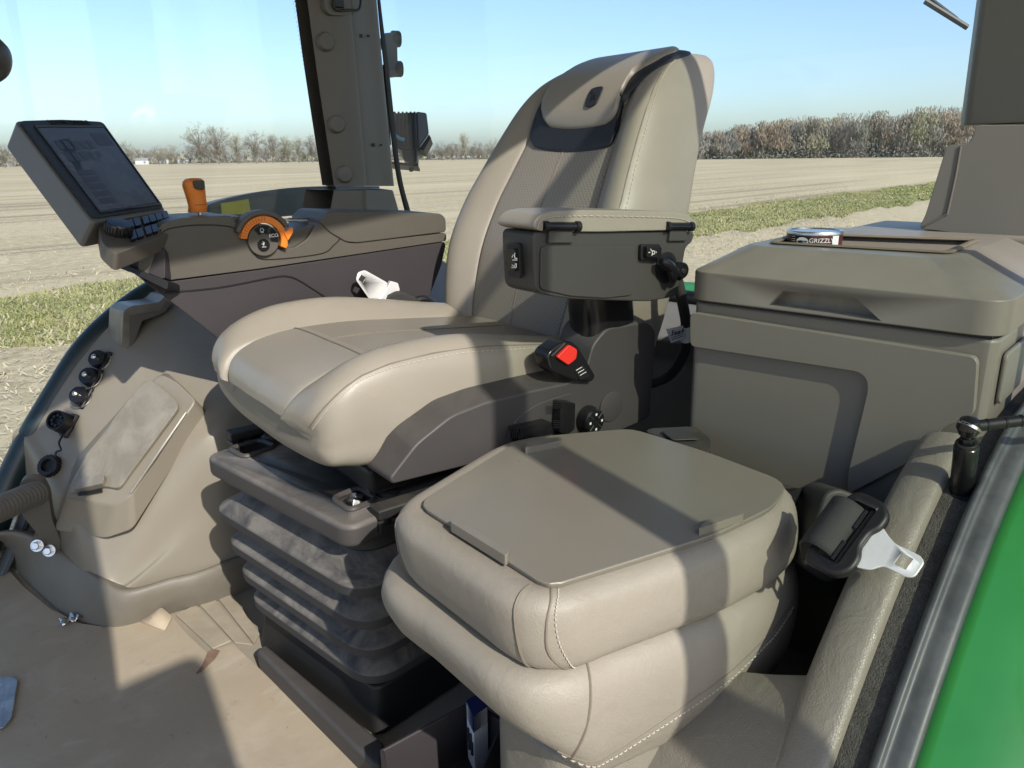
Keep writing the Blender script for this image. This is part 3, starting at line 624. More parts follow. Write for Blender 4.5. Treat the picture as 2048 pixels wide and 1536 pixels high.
# work lamp
lampm = mat('lamp_black', (.016, .019, .021), .4)
wl = thing('work_lamp', 'black finned work lamp outside the rear window', 'lamp', at(818, 300, d=2.55))
def lampP(u, v, k=0): return at(u, v, d=2.55 + k)
b0 = rp([lampP(785, 226), lampP(832, 224), lampP(836, 298), lampP(800, 300), lampP(787, 290)], .01)
body = MB().prism(b0, FWD * .08).build('housing', lampm, wl, .008)
for k in range(6):
    u = 787 + k * 8; MB().prism([lampP(u, 223, -.004), lampP(u + 4, 223, -.004), lampP(u + 5, 298 - (5 - k) * 2, -.004), lampP(u + 1, 298 - (5 - k) * 2, -.004)], FWD * .09).build('fin', lampm, body, .001)
lens = MB(); lens.frust([lampP(832, 223), lampP(836, 299), lampP(836, 299, .09), lampP(832, 223, .09)], [lampP(853, 226, .02), lampP(858, 268, .02), lampP(858, 268, .07), lampP(853, 226, .07)])
lens.build('lens_frame', lampm, wl, .006)
MB().prism([lampP(858, 268, .02), lampP(862, 275, .01), lampP(848, 300, 0), lampP(836, 299, 0)], FWD * .07).build('lens', black, wl, .003)
MB().prism([lampP(802, 300), lampP(834, 300), lampP(834, 322), lampP(822, 328), lampP(806, 318)], FWD * .05).build('bracket', lampm, wl, .003)
MB().prism([lampP(780, 322), lampP(836, 328), lampP(836, 333), lampP(780, 328)], FWD * .06).build('mount_arm', lampm, wl, .002)
MB().lathe([(.008, 0), (.008, .018), (.004, .022)], lampP(822, 330, .03), V((0, 0, -1)), 8).build('bolt', black, wl)
MB().tube(curve([lampP(788, 268, -.01), lampP(798, 276, -.02), lampP(808, 280, -.01)], 5), .006, 6).build('connector', mat('blue_plug', (.05, .22, .35), .5), wl)

# fender extension outside, with its yellow reflector
fe = thing('fender_extension', 'dark grey curved fender strip outside the right window', 'fender', at(540, 430, y=2.25))
tp = [at(u, v, y=2.25) for u, v in ((400, 425), (425, 411), (470, 398), (530, 386), (590, 379), (660, 376), (760, 376))]; bt = [at(u, v, y=2.25) for u, v in ((400, 445), (425, 436), (470, 437), (530, 436), (590, 431), (660, 427), (760, 426))]
mb = MB(); R2 = []
for a, b in zip(curve(tp, 5), curve(bt, 5)): R2.append([a + V((0, .08, .0)), a + V((0, .004, .006)), a + V((0, 0, -.006)), a.lerp(b, .2), b, b + V((0, .06, 0))])
mb.grid(R2); mb.build('strip', steel_dark, fe, solid=.004)
MB().prism([at(u, v, y=2.246) for u, v in ((441, 407), (496, 398), (501, 428), (443, 429))], V((0, -.004, 0))).build('reflector', yellow, fe, .001)
MB().lathe([(.02, 0), (.024, .01), (.018, .03)], at(392, 425, y=2.24), V((0, -1, 0)), 16).build('amber_light', mat('amber', (.35, .10, .04), .4), fe)

# ---- rear wall below the rear window, shelf, green bodywork behind
rwall = thing('rear_wall', 'dark cab rear wall panel behind the driver seat', 'wall', (1.6, 1.05, 0))
MB().prism([V((1.50, .33, 0)), V((1.50, .33, .44)), V((1.46, .33, .50)), V((1.58, .33, .555)), V((1.70, .33, .54)), V((1.70, .33, 0))], V((0, 1.55, 0))).build('panel', mat('rear_grey', (.16, .158, .145), .6, None, .08, 6), rwall, .012)
MB().box((1.42, .8, .10), (.18, .9, .20)).build('lower_box', plum, rwall, .01)
gh = thing('rear_fender', 'green bodywork glimpsed through the rear window', 'fender', (2.1, 1.0, .3))
MB().grid(Net([[(1.95, .4, 0.28), (1.95, 1.1, 0.30), (1.95, 1.8, 0.28)], [(2.05, .4, 0.40), (2.05, 1.1, 0.42), (2.05, 1.8, 0.40)], [(2.5, .4, 0.43), (2.5, 1.1, 0.45), (2.5, 1.8, 0.43)]]).rows(6, 6)).build('bodywork', mat('green_matte', (.03, .22, .06), .6, None, .06, 10, .2), gh, solid=.01)

# ---- floor mat, slats of the bare floor, foil scrap, drain cut-out
fm = thing('floor_mat', 'worn tan leather-like floor mat with frayed tear', 'mat', (.35, 1.1, 0))
edge = [at(u, v, z=.008) for u, v in ((-200, 1000), (-60, 1068), (0, 1118), (45, 1170), (100, 1216), (160, 1246), (215, 1254), (270, 1240), (325, 1216), (338, 1226), (375, 1268), (416, 1306), (420, 1300), (467, 1287), (500, 1318), (560, 1375), (640, 1445), (740, 1540))] + [V((.60, .70, .008)), V((.60, .30, .008)), V((-.5, .30, .008)), V((-.5, 1.98, .008))]
mb = MB(); mb.prism(edge, V((0, 0, -.006))); m_ = mb.build('mat_sheet', matm, fm, .0015, 2)
MB().prism([at(u, v, z=.0095) for u, v in ((416, 1304), (425, 1298), (440, 1302), (430, 1318), (402, 1344), (392, 1348), (405, 1330))], V((0, 0, .0012))).build('torn_patch', mat('torn', (.20, .13, .09), .9, ('noise', 120, .6, .002), .25, 60), m_)
lift = [at(270, 1240, z=.009), at(300, 1222, z=.018), at(325, 1216, z=.030), at(345, 1234, z=.016), at(330, 1262, z=.009)]
mb = MB(); mb.add(lift + [lift[0].lerp(lift[4], .5)], [(0, 1, 5), (1, 2, 5), (2, 3, 5), (3, 4, 5)]); mb.build('curled_corner', matm, fm, solid=.002)
slat = mat('floor_slat', (.34, .295, .225), .8, ('noise', 80, .5, .002), .16, 14, .2)
for k, q in enumerate((((352, 1232), (392, 1212), (462, 1284), (425, 1300)), ((398, 1210), (428, 1198), (505, 1292), (470, 1288)), ((434, 1196), (462, 1188), (520, 1270), (508, 1290)))):
    o = MB().prism([at(u, v, z=.001) for u, v in q], V((0, 0, .004))).build('floor_rib', slat, bpy.data.objects['cab_floor'], .001)
fo = thing('foil_scrap', 'crumpled silver foil scrap on the mat by the fender foot', 'foil', at(140, 1240, z=.01))
mb = MB(); pc = at(140, 1238, z=.016); rr_ = random.Random(4)
rows = [[pc + V(((i - 3) * .006 + rr_.uniform(-.002, .002), (j - 2) * .007 + rr_.uniform(-.002, .002), rr_.uniform(-.004, .009))) for i in range(7)] for j in range(5)]
mb.grid(rows); mb.build('foil', metal, fo, ang=10, solid=.0006)
pd = thing('drain_plate', 'shiny grey floor plate showing through a cut in the mat', 'plate', at(10, 1405, z=.012))
MB().prism(rp([at(u, v, z=.011) for u, v in ((-60, 1365), (25, 1354), (37, 1362), (24, 1440), (8, 1458), (-70, 1470))], .008), V((0, 0, .003))).build('plate', mat('grey_plate', (.30, .33, .36), .25, ('noise', 30, .8, .004), .3, 25, metal=.4), pd, .002)
# hose with bracket, at the fender foot
hs = thing('corrugated_hose', 'ribbed taupe hose on a bolted bracket by the side window', 'hose', at(60, 1000, y=1.72))
hp0, hp1 = at(75, 985, y=1.70), at(-90, 1055, y=1.52); mb = MB(); path = []; rr_ = []
for i in range(60): path.append(hp0.lerp(hp1, i / 59)); rr_.append(.0255 if i % 3 else .0215)
mb.tube(path, rr_, 24); mb.build('ribbed_sleeve', taupe_dark, hs, ang=25)
ax = (hp0 - hp1).normalized()
MB().prism(rp([at(u, v, y=1.705) for u, v in ((38, 985), (40, 962), (62, 955), (84, 962), (96, 985), (104, 1040), (122, 1082), (121, 1102), (104, 1113), (62, 1090), (68, 1070), (78, 1072), (44, 1030))], .01), V((.01, .014, .004))).build('bracket', taupe_dark, hs, .004)
for u, v in ((75, 1091), (99, 1101)):
    p = at(u, v, y=1.70); d = V((-.55, -.75, .35)).normalized()
    MB().lathe([(.0125, 0), (.0125, .003)], p, d, 20).build('washer', metal, hs); MB().lathe([(.0085, .003), (.0085, .012), (.007, .0135)], p, d, 6).build('bolt', metal, hs)
# knob of the steering column at the edge of the view
kn = thing('column_knob', 'dark rounded knob at the upper left edge of the photo', 'knob', at(-20, 125, d=.85))
MB().tube([at(u_, v_, d=.85) for u_, v_ in ((-420, 60), (-120, 102), (-50, 112), (-26, 117), (-12, 120), (0, 123), (6, 125), (10, 126))], [.027, .027, .027, .0265, .025, .020, .013, .005], 22).build('grip', mat('knob_dark', (.05, .046, .042), .4), kn)

# ================================================================== driver's seat
ds = thing('driver_seat', 'beige leather driver seat on black suspension bellows, left armrest raised on post', 'driver seat', (.8, 1.05, 0))
# ---- suspension base (stays square to the cab)
def rrect(cx, cy, hx, hy, r, z, k=6):
    return roundpoly([V((cx - hx, cy - hy, z)), V((cx + hx, cy - hy, z)), V((cx + hx, cy + hy, z)), V((cx - hx, cy + hy, z))], r, k)
BC = (.765, 1.045)
def ring(hx, hy, z, r): return rrect(BC[0], BC[1], hx, hy, r, z, 7)
prof = [(.170, .185, .358), (.170, .185, .345)]
zl = [.300, .236, .176, .118]
rows = [ring(.178, .192, .362, .05), ring(.178, .192, .338, .05)]
for i, z in enumerate(zl):
    e = .0 - .010 * i; o = .212 + e; oy = .226 + e
    rows += [ring(o - .042, oy - .042, z + .030, .05), ring(o - .003, oy - .003, z + .004, .06), ring(o, oy, z + .0, .06), ring(o - .001, oy - .001, z - .015, .06), ring(o - .006, oy - .006, z - .019, .06), ring(o - .062, oy - .062, z - .022, .045)]
rows += [ring(.160, .170, .072, .045), ring(.150, .16, .066, .045)]
mb = MB(); mb.grid(rows, cu=True); mb.build('bellows', rubber, ds, .0011, 2, ang=30)
mb = MB(); mb.grid([ring(.160, .175, .085, .02), ring(.170, .185, .004, .02)], cu=True, cap0=True, cap1=True); mb.build('base_frame', black_dusty, ds, .004)
mb = MB(); mb.prism([at(u, v, z=.045) for u, v in ((512, 1300), (530, 1285), (770, 1485), (765, 1530), (745, 1530))], V((0, 0, -.042))); mb.build('floor_rail', seat_dark, ds, .01)
# screws of the collar
for y in (.90, .99, 1.09, 1.17): MB().lathe([(.0085, 0), (.0085, .003), (.004, .0045)], V((BC[0] - .178, y, .350)), V((-1, 0, 0)), 16).build('collar_screw', black, ds)
# ---- top plate with two pockets
pl_ = roundpoly([V((.556, .838, .40)), V((.98, .838, .40)), V((.98, 1.268, .40)), V((.556, 1.268, .40))], .03, 6)
mb = MB(); mb.frust([p + V((0, 0, -.002)) for p in pl_], [V((BC[0] + (p.x - BC[0]) * 1.0, p.y, .362)) for p in pl_]); plate = mb.build('top_plate', plate_m, ds, .008, 3)
def pocket(q, z0):
    P = [at(u, v, z=.40) for u, v in q]; c = sum(P, V()) / 4
    return roundpoly([p for p in P], .014, 4)
pk1 = pocket(((458, 898), (520, 880), (552, 893), (488, 915)), 0); pk2 = pocket(((664, 997), (718, 975), (756, 998), (700, 1022)), 0)
c_ = MB(); c_.prism([p + V((0, 0, .02)) for p in pk1], V((0, 0, -.1))); c_.prism([p + V((0, 0, .02)) for p in pk2], V((0, 0, -.1))); cut(plate, c_)
plate.data.materials.clear(); plate.data.materials.append(plate_m)
for pk in (pk1, pk2):
    MB().tube([p + V((0, 0, .0)) for p in pk], .005, 8, closed=True).build('pocket_rim', seat_dark, plate)
    MB().prism([p.lerp(sum(pk, V()) / len(pk), .05) + V((0, 0, -.034)) for p in pk], V((0, 0, -.004))).build('pocket_floor', black, plate)
p = at(712, 1003, z=.385); MB().lathe([(.012, -.03), (.020, -.012), (.020, .0), (.013, .004), (.012, .012)], p, V((.5, .3, .8)), 6).build('height_nut', metal, plate, .001)
p = at(700, 1012, z=.38); MB().box(p, (.03, .03, .012)).build('clamp', mat('grey_clamp', (.35, .35, .35), .5), plate, .003)
MB().box(at(525, 893, z=.378), (.03, .02, .012)).build('clamp', mat('grey_clamp2', (.4, .38, .35), .6), plate, .003)
for u, v in ((543, 873), (775, 982)):
    p = at(u, v, z=.402); MB().lathe([(.018, -.003), (.018, .002), (.012, .004), (.010, .003)], p, UP, 20).build('plate_stud', seat_dark, plate)
# ---- slide rails
for (p0, p1) in ((ats(748, 1026, b=-.235), S(.30, -.235, .42)), (ats(456, 872, b=.225), S(.30, .225, .42))):
    p1 = V((p1.x, p1.y, p0.z)); d = (p1 - p0); e = QQ
    for k, (dz, hh) in enumerate(((0, .016), (-.020, .018))):
        o = MB().prism([p0 + e * s_ * .016 + V((0, 0, dz + t_ * hh / 2)) for s_, t_ in ((-1, -1), (1, -1), (1, 1), (-1, 1))], d).build('slide_rail', black_dusty, ds, .003)
    for i in range(5): MB().box(p0 + d * (.03 + .05 * i) + V((0, 0, -.010)) - e * .016, (.010, .006, .010)).build('rail_tooth', gloss, o)
# ---- cushion
FB = [0, .30, .56, .60, .64, .80, .93, 1.0, 1.0, .92, .5]        # half section, as fraction of half width
def cush_ring(a, w, zt, zb, bol, sag=0):
    dz = [0, 0, -.003, -.012, -.002, bol, bol * .75, bol * .1 - .01, None, None, None]; P = []
    mid = zt - (zt - zb) * .55
    half = []
    for f, d in zip(FB, dz):
        half.append((f, zt + d if d is not None else None))
    half[8] = (1.0, mid); half[9] = (.93, zb + .008); half[10] = (.5, zb)
    pts = [(-f, z) for f, z in half[:0:-1]]
    full = [(0, zt)] + [(-f, z) for f, z in half[1:]] + [(0, zb)] + [(f, z) for f, z in half[:0:-1]]
    gk = .015 if a < -.19 else 0
    return [S(a + (.012 * (abs(f) ** 2) if a < -.19 else 0) + (gk if abs(abs(f) - .60) < .01 else 0) - (.008 if a < -.19 and .63 < abs(f) < .95 and z > mid else 0), f * w, z) for f, z in full]
CL = [(-.238, .206, .541, .512, .002), (-.234, .226, .557, .494, .004), (-.222, .240, .575, .480, .008), (-.20, .247, .590, .476, .015), (-.16, .249, .602, .470, .024), (-.10, .253, .609, .466, .030), (0, .255, .608, .462, .032), (.10, .255, .599, .460, .026), (.20, .252, .589, .458, .018), (.30, .246, .580, .456, .010), (.36, .235, .572, .456, .004)]
cn = Net([cush_ring(*c) for c in CL], True)
NS = cn.n
def setuv(o, f):
    me = o.data; uv = me.uv_layers.new(name='UVMap'); off = V(o['_base'])
    for l in me.loops:
        co = me.vertices[l.vertex_index].co + off; uv.data[l.index].uv = f(co)
ka, kt = 7, 6; R = cn.rows(ka, kt); mb = MB(); mb.grid(R, cu=True, cap0=True, cap1=True)
na = len(R[0])
for idx in range((len(R) - 1) * na):
    j, i = divmod(idx, na); s_ = i / ka; t_ = j / kt
    f_ = s_ if s_ <= NS / 2 else s_ - NS
    inner = abs(f_) < 2.9
    y0 = 5.0
    if inner and t_ > y0 and t_ < 9.6: mb.m[idx] = 1
    elif inner: mb.m[idx] = 2
cu = mb.build('cushion', [leather_soft, perf, leather_grey], ds, ang=60)
setuv(cu, lambda c: ((c - SO).dot(QQ), (c - SO).dot(RR)))
def cs(s_, t_, off=0): p = cn.P(s_, t_); n_ = cn.N(s_, t_); n_ = n_ if n_.z > 0 or s_ in (7, 8) else n_; return p + n_ * off, n_
nsgn = 1 if cn.N(.5, 6).z > 0 else -1
def cpt(s_, t_): return cn.P(s_, t_), cn.N(s_, t_) * nsgn
# seams drawn over the surface
def seam(net, sg, pts, r, m, par, name='seam', off=-.0004, k=6):
    Q = [V((a, b, 0)) for a, b in pts]; path = []
    for q in curve(Q, k): path.append(net.P(q.x, q.y) + net.N(q.x, q.y) * (sg * off))
    return MB().tube(path, r, 6).build(name, m, par)
seamc = mat('seam_shade', (.18, .155, .122), .6)  # darker than the leather: groove shade put into the seam colour
seam(cn, nsgn, [(-2.9, 5.0), (-1.5, 5.0), (0, 5.0), (1.5, 5.0), (2.9, 5.0)], .0016, seamc, cu, off=.0004, k=12)
seam(cn, nsgn, [(-.1, 5.0), (-.1, 5.6), (0, 6.6), (0, 8.5)], .0014, seamc, cu, off=.0003, k=10)
stitches(lambda t: cpt(6.75 - .35 * t, .5 + 8.6 * t), 96, thread, cu)
seam(cn, nsgn, [(6.5, .5), (6.4, 4), (6.1, 9)], .0013, seamc, cu, off=.0002)
seam(cn, nsgn, [(NS - 5.9, .7), (NS - 5.9, 4), (NS - 5.8, 9)], .0013, seamc, cu)
# black pan under the cushion
MB().prism([S(a, b, .455) for a, b in ((-.14, -.20), (.36, -.20), (.36, .20), (-.14, .20))], V((0, 0, -.045))).build('seat_pan', black, ds, .01)
# ---- backrest
BL = [(.47, .255, .200, .46, .00), (.55, .270, .220, .475, .012), (.63, .288, .238, .485, .022), (.72, .315, .249, .497, .028), (.80, .352, .246, .520, .028), (.87, .390, .228, .553, .027), (.94, .430, .209, .592, .024), (.993, .463, .194, .628, .020), (1.031, .496, .178, .652, .016), (1.056, .531, .163, .664, .010), (1.070, .562, .150, .664, .005), (1.077, .587, .134, .654, .002), (1.079, .608, .09, .632, 0)]
def back_ring(z, ac, w, ab, bo):
    gk = max(.05, min(1, (1.02 - z) / .09))
    h = [(0, ac), (-.30, ac), (-.57, ac + .002 * gk), (-.60, ac + .011 * gk), (-.635, ac - .002), (-.80, ac - bo), (-.93, ac - bo * .85), (-1.0, ac + .022), (-1.0, ac * .35 + ab * .65), (-.93, ab - .012), (-.5, ab)]
    full = h + [(0, ab)] + [(-f, a) for f, a in h[:0:-1]]
    return [S(a, f * w, z) for f, a in full]
bn = Net([back_ring(*b) for b in BL], True); NB = bn.n
R = bn.rows(ka, kt); mb = MB(); mb.grid(R, cu=True, cap0=True, cap1=True)
for idx in range((len(R) - 1) * na):
    j, i = divmod(idx, na); s_ = i / ka; f_ = s_ if s_ <= NB / 2 else s_ - NB
    if abs(f_) < 2.95 and j / kt < 8.2: mb.m[idx] = 1
bk = mb.build('backrest', [leather_soft, perf], ds, ang=60)
setuv(bk, lambda c: ((c - SO).dot(QQ), c.z * 1.12))
bs = 1 if bn.N(.5, 5).dot(-RR) > 0 else -1
def bpt(s_, t_): return bn.P(s_, t_), bn.N(s_, t_) * bs
seam(bn, bs, [(0, .5), (0, 3), (0, 6.6)], .0016, seamc, bk)
seam(bn, bs, [(6.1, 1), (6.1, 5), (6.3, 9.4)], .0013, seamc, bk)
stitches(lambda t: bpt(6.3 + .2 * t, 1.2 + 8.4 * t), 78, thread, bk)
seam(bn, bs, [(NB - 6.1, 1), (NB - 6.1, 5), (NB - 6.3, 9.4)], .0013, seamc, bk)
# headrest: black surround, then the raised pad
def head_ring(z, ac, w, ab, bo):
    k = .85 * bo * max(0, min(1, (z - .93) / .08)); bo = bo if z > .93 else bo * .9
    h = [(0, ac - k * .6), (-.30, ac - k * .7), (-.57, ac - k * .85), (-.60, ac - k * .87), (-.635, ac - k * .9), (-.80, ac - bo), (-.93, ac - bo * .85), (-1.0, ac + .022), (-1.0, ac * .35 + ab * .65), (-.93, ab - .012), (-.5, ab)]
    return [S(a, f * w, z) for f, a in h + [(0, ab)] + [(-f, a) for f, a in h[:0:-1]]]
hn = Net([head_ring(*b) for b in BL], True)
def hpt(s_, t_): return hn.P(s_, t_), hn.N(s_, t_) * bs
def draped(t0, hw, t1, off, name, m, par, ns=64, ntt=84, rr_=1.0, thick=.006):
    rows = []
    for j in range(ntt + 1):
        q = j / ntt; t = t0 + (t1 - t0) * q
        k = min(1, (t - t0) / rr_); fac = math.sqrt(max(0, 1 - (1 - k) ** 2)) if k < 1 else 1
        row = []
        for i in range(ns + 1):
            x = -1 + 2 * i / ns; ss = x * hw(t) * (.55 + .45 * fac) + .32 + .45 * max(0, min(1, (t - 6.4) / 2.5))
            ed = min(1, (1 - abs(x)) * 26 / 5, (q * 40) / 4 + .0) ; o_ = off * math.sqrt(max(0, 1 - (1 - ed) ** 2)) - .002 * (ed <= 0)
            tt = t + (.10 * (x * x) if q < .5 else 0) * (1 - q * 2 if q < .5 else 0)
            p, n_ = hpt(ss % NB if ss >= 0 else ss, tt); row.append(p + n_ * o_)
        rows.append(row)
    return MB().grid(rows).build(name, m, par, ang=70)
hwt = lambda t: float(np.interp(t, (5.4, 6.2, 7, 8, 9, 10, 11.6), (2.3, 2.8, 3.5, 4.7, 5.7, 6.3, 6.3)))
hwp = lambda t: float(np.interp(t, (5.9, 6.6, 7, 8, 9, 10, 11.9), (1.75, 2.15, 2.5, 3.5, 4.7, 5.4, 5.4)))
sur = draped(5.42, hwt, 11.6, .006, 'headrest_surround', leather_black, ds)
pad = draped(5.98, hwp, 11.9, .014, 'headrest_pad', leather_soft, ds)
# emblem patch: rounded black shield with a raised leaping outline
q0, n0 = hpt(.85, 7.0); q0 = q0 + n0 * .0145
ey = (hpt(.85, 7.3)[0] - hpt(.85, 6.7)[0]).normalized(); fr = frame(q0, ey.cross(n0), ey)
shield = [(-.017, .019), (0, .021), (.017, .019), (.0185, 0), (.0155, -.018), (0, -.0225), (-.0155, -.018), (-.0185, 0)]
em = MB().prism(roundpoly([fr @ V((x, y, -.001)) for x, y in shield], .006, 4), n0 * .003).build('emblem', leather_black, pad, .001)
for q in (((-.007, .006), (-.002, .001), (.004, .002)), ((-.002, .001), (-.003, -.007), (-.006, -.010)), ((.004, .002), (.007, -.006), (.009, -.009)), ((-.003, -.003), (.002, -.006), (.006, -.004)), ((-.007, .006), (-.009, .010)), ((-.005, .004), (-.004, .010))):
    MB().tube([fr @ V((x, y, .0024)) for x, y in q], .0009, 5).build('emblem_line', gloss, em)
# ---- left side panel of the seat
poly = [(785, 969), (780, 957), (833, 888), (903, 832), (969, 806), (1060, 783), (1140, 766), (1172, 742), (1186, 690), (1214, 657), (1298, 643), (1313, 660), (1300, 836), (1240, 862), (1000, 915)]
P = roundpoly([ats(u, v, b=-.305) for u, v in poly], .012, 4); P2 = [p + QQ * .075 + UP * (.018 if p.z > .5 else 0) for p in P]
mb = MB(); mb.frust(P, P2); sp = mb.build('side_panel', seat_dark, ds, .006, 3)
sw = [(1010, 920), (1016, 870), (1035, 835), (1075, 808), (1145, 785), (1138, 880), (1060, 905)]
MB().prism(roundpoly([ats(u, v, b=-.3065) for u, v in sw], .01, 4), QQ * .004).build('switch_field', seat_dark, sp, .001)
def swbar(q, h, name='rocker_switch'):
    P = roundpoly([ats(u, v, b=-.307) for u, v in q], .004, 3); o = MB().prism(P, -QQ * h).build(name, gloss, sp, .003)
    c = sum(P, V()) / len(P); a = (P[0] - c); return o
o = swbar(((1016, 852), (1085, 836), (1092, 860), (1024, 882)), .02)
for k in range(6): MB().tube([ats(1018 + k * 4, 851 - k, b=-.328), ats(1022 + k * 4, 878 - k, b=-.328)], .0008, 5).build('grip_rib', black, o)
o = swbar(((1106, 798), (1134, 800), (1133, 852), (1120, 862), (1102, 858)), .02)
for k in range(5):
    for v0 in (802, 842): MB().tube([ats(1106, v0 + k * 3.5, b=-.328), ats(1126, v0 + k * 3.5, b=-.328)], .0007, 5).build('grip_rib', black, o)
c = ats(1174, 837, b=-.307); dl = MB().lathe([(.0225, 0), (.0225, .005), (.0205, .008), (.0205, .018), (.018, .021), (.006, .0212), (.005, .019)], c, -QQ, 32).build('lumbar_dial', gloss, sp)
fr = frame(c - QQ * .0215, RR, UP)
for k in range(4):
    an = math.pi / 4 + k * math.pi / 2; MB().tube([fr @ V((math.cos(an) * .007, math.sin(an) * .007, 0)), fr @ V((math.cos(an) * .018, math.sin(an) * .018, 0))], .0006, 4).build('dial_line', arm_grey, dl)
    an = k * math.pi / 2; q = fr @ V((math.cos(an) * .0125, math.sin(an) * .0125, .0003)); MB().box(q, (.004, .0006, .0035)).build('dial_symbol', white, dl)
MB().lathe([(.0255, 0), (.0255, .0012), (.0245, .0016)], ats(1222, 813, b=-.3062), -QQ, 40).build('blank_cap', seat_dark, sp)
# riser post under the armrest
MB().grid(Net([[S(a + .0, b, z) for a, b in ((.225 + k, -.30), (.30 + k, -.30), (.315 + k, -.265), (.30 + k, -.23), (.225 + k, -.23), (.21 + k, -.265))] for z, k in ((.58, .0), (.63, .004), (.665, .0), (.70, -.004))], True).rows(4, 4), cu=True, cap0=True, cap1=True).build('armrest_post', gloss, ds)
# ---- left armrest
B0 = -.365
body = [(1066, 463), (1067, 510), (1070, 578), (1080, 587), (1100, 592), (1140, 598), (1210, 601), (1298, 603), (1340, 596), (1356, 588), (1372, 494), (1386, 484), (1389, 463)]
P = roundpoly([ats(u, v, b=B0) for u, v in body], .010, 4); ab = MB().prism(P, QQ * .070).build('armrest_box', arm_grey, ds, .007, 3); AF = (ats(1067, 510, b=B0) - SO).dot(RR)
MB().prism(roundpoly([ats(u, v, b=B0 - .0005) for u, v in ((1080, 492), (1268, 492), (1264, 590), (1210, 596), (1140, 592), (1078, 578))], .008, 4), -QQ * .0025).build('armrest_panel', arm_grey, ab, .002)
padp = [(1066, 456), (1070, 440), (1082, 428), (1104, 422), (1160, 420), (1260, 421), (1345, 424), (1378, 430), (1394, 443), (1394, 458), (1330, 461), (1200, 464), (1084, 463)]
P = [ats(u, v, b=B0 - .006) for u, v in padp]; P = roundpoly(P, .012, 4)
ap = MB().prism([p for p in P], QQ * .080).build('armrest_pad', leather_soft, ds, .009, 5)
stitches(lambda t: (crp([ats(u, v, b=B0 - .0065) for u, v in ((1074, 458), (1078, 446), (1094, 436), (1150, 432), (1260, 433), (1345, 436), (1376, 443), (1388, 454))], t * 7), -QQ), 60, thread, ap, r=.0008)
for u0, u1 in ((1086, 1158), (1332, 1384)):
    yv = 453
    a, b = ats(u0, yv, b=B0 - .006), ats(u1, yv, b=B0 - .006); h = MB().tube([a, b], .0062, 12).build('armrest_hinge', gloss, ds)
    for q in (0.06, .94): MB().tube([a.lerp(b, q - .06), a.lerp(b, q + .06)], .0075, 12).build('hinge_end', black, h)
    MB().prism([a.lerp(b, .2) + UP * .004, a.lerp(b, .8) + UP * .004, a.lerp(b, .85) - UP * .022, a.lerp(b, .15) - UP * .022], QQ * .012).build('hinge_leaf', arm_grey, h, .001)
# front heater rocker on the end of the box, side heater rocker, wing knob
def rocker(q, q2, b, marks, par):
    o = MB().prism(roundpoly([ats(u, v, b=b) for u, v in q], .004, 3), -QQ * .006).build('rocker_frame', black, par, .002)
    MB().prism(roundpoly([ats(u, v, b=b - .006) for u, v in q2], .003, 3), -QQ * .008).build('rocker', gloss, o, .003)
    for mk in marks: MB().tube([ats(u, v, b=b - .0146) for u, v in mk], .0007, 4).build('symbol', white, o)
fo_ = MB().prism(roundpoly([ats(u, v, a=AF - .001) for u, v in ((1019, 486), (1044, 486), (1047, 556), (1023, 552))], .004, 3), -RR * .006).build('rocker_frame', black, ab, .002)
MB().prism(roundpoly([ats(u, v, a=AF - .007) for u, v in ((1019, 497), (1037, 497), (1039, 542), (1022, 540))], .003, 3), -RR * .008).build('rocker', gloss, fo_, .003)
for mk in (((1024, 515), (1026, 510), (1029, 510), (1030, 517), (1034, 517)), ((1028, 511), (1030, 506)), ((1023, 535), (1032, 535), (1033, 527)), ((1024, 530), (1029, 533), (1031, 527)), ((1025, 520), (1034, 520))):
    MB().tube([ats(u, v, a=AF - .0156) for u, v in mk], .0008, 4).build('symbol', white, fo_)
rocker(((1277, 488), (1316, 488), (1315, 520), (1276, 520)), ((1287, 492), (1316, 493), (1315, 515), (1286, 514)), B0 - .001, (((1297, 505), (1300, 505)), ((1301, 498), (1305, 504), (1304, 511)), ((1305, 502), (1309, 502), (1309, 508), (1305, 508)), ((1312, 503), (1312, 506))), ab)
c = ats(1332, 535, b=B0 - .001); MB().lathe([(.024, 0), (.024, .001), (.017, .0012), (.0165, -.002)], c, -QQ, 32).build('knob_recess', black, ab)
kn_ = MB().lathe([(.008, 0), (.008, .012), (.0125, .012), (.0125, .024), (.011, .026)], ats(1342, 538, b=B0 - .002), -QQ, 20).build('wing_knob', gloss, ab)
MB().tube([ats(u, v, b=B0 - .020) for u, v in ((1322, 522), (1334, 528), (1350, 545), (1360, 556))], [.005, .0085, .0085, .005], 10).build('wing', gloss, kn_); MB().tube([ats(u, v, b=B0 - .020) for u, v in ((1342, 540), (1346, 556), (1349, 562))], [.008, .007, .004], 10).build('wing', gloss, kn_)
MB().lathe([(.004, .026), (.004, .0275)], ats(1342, 538, b=B0 - .002), -QQ, 12).build('knob_screw', metal, kn_)
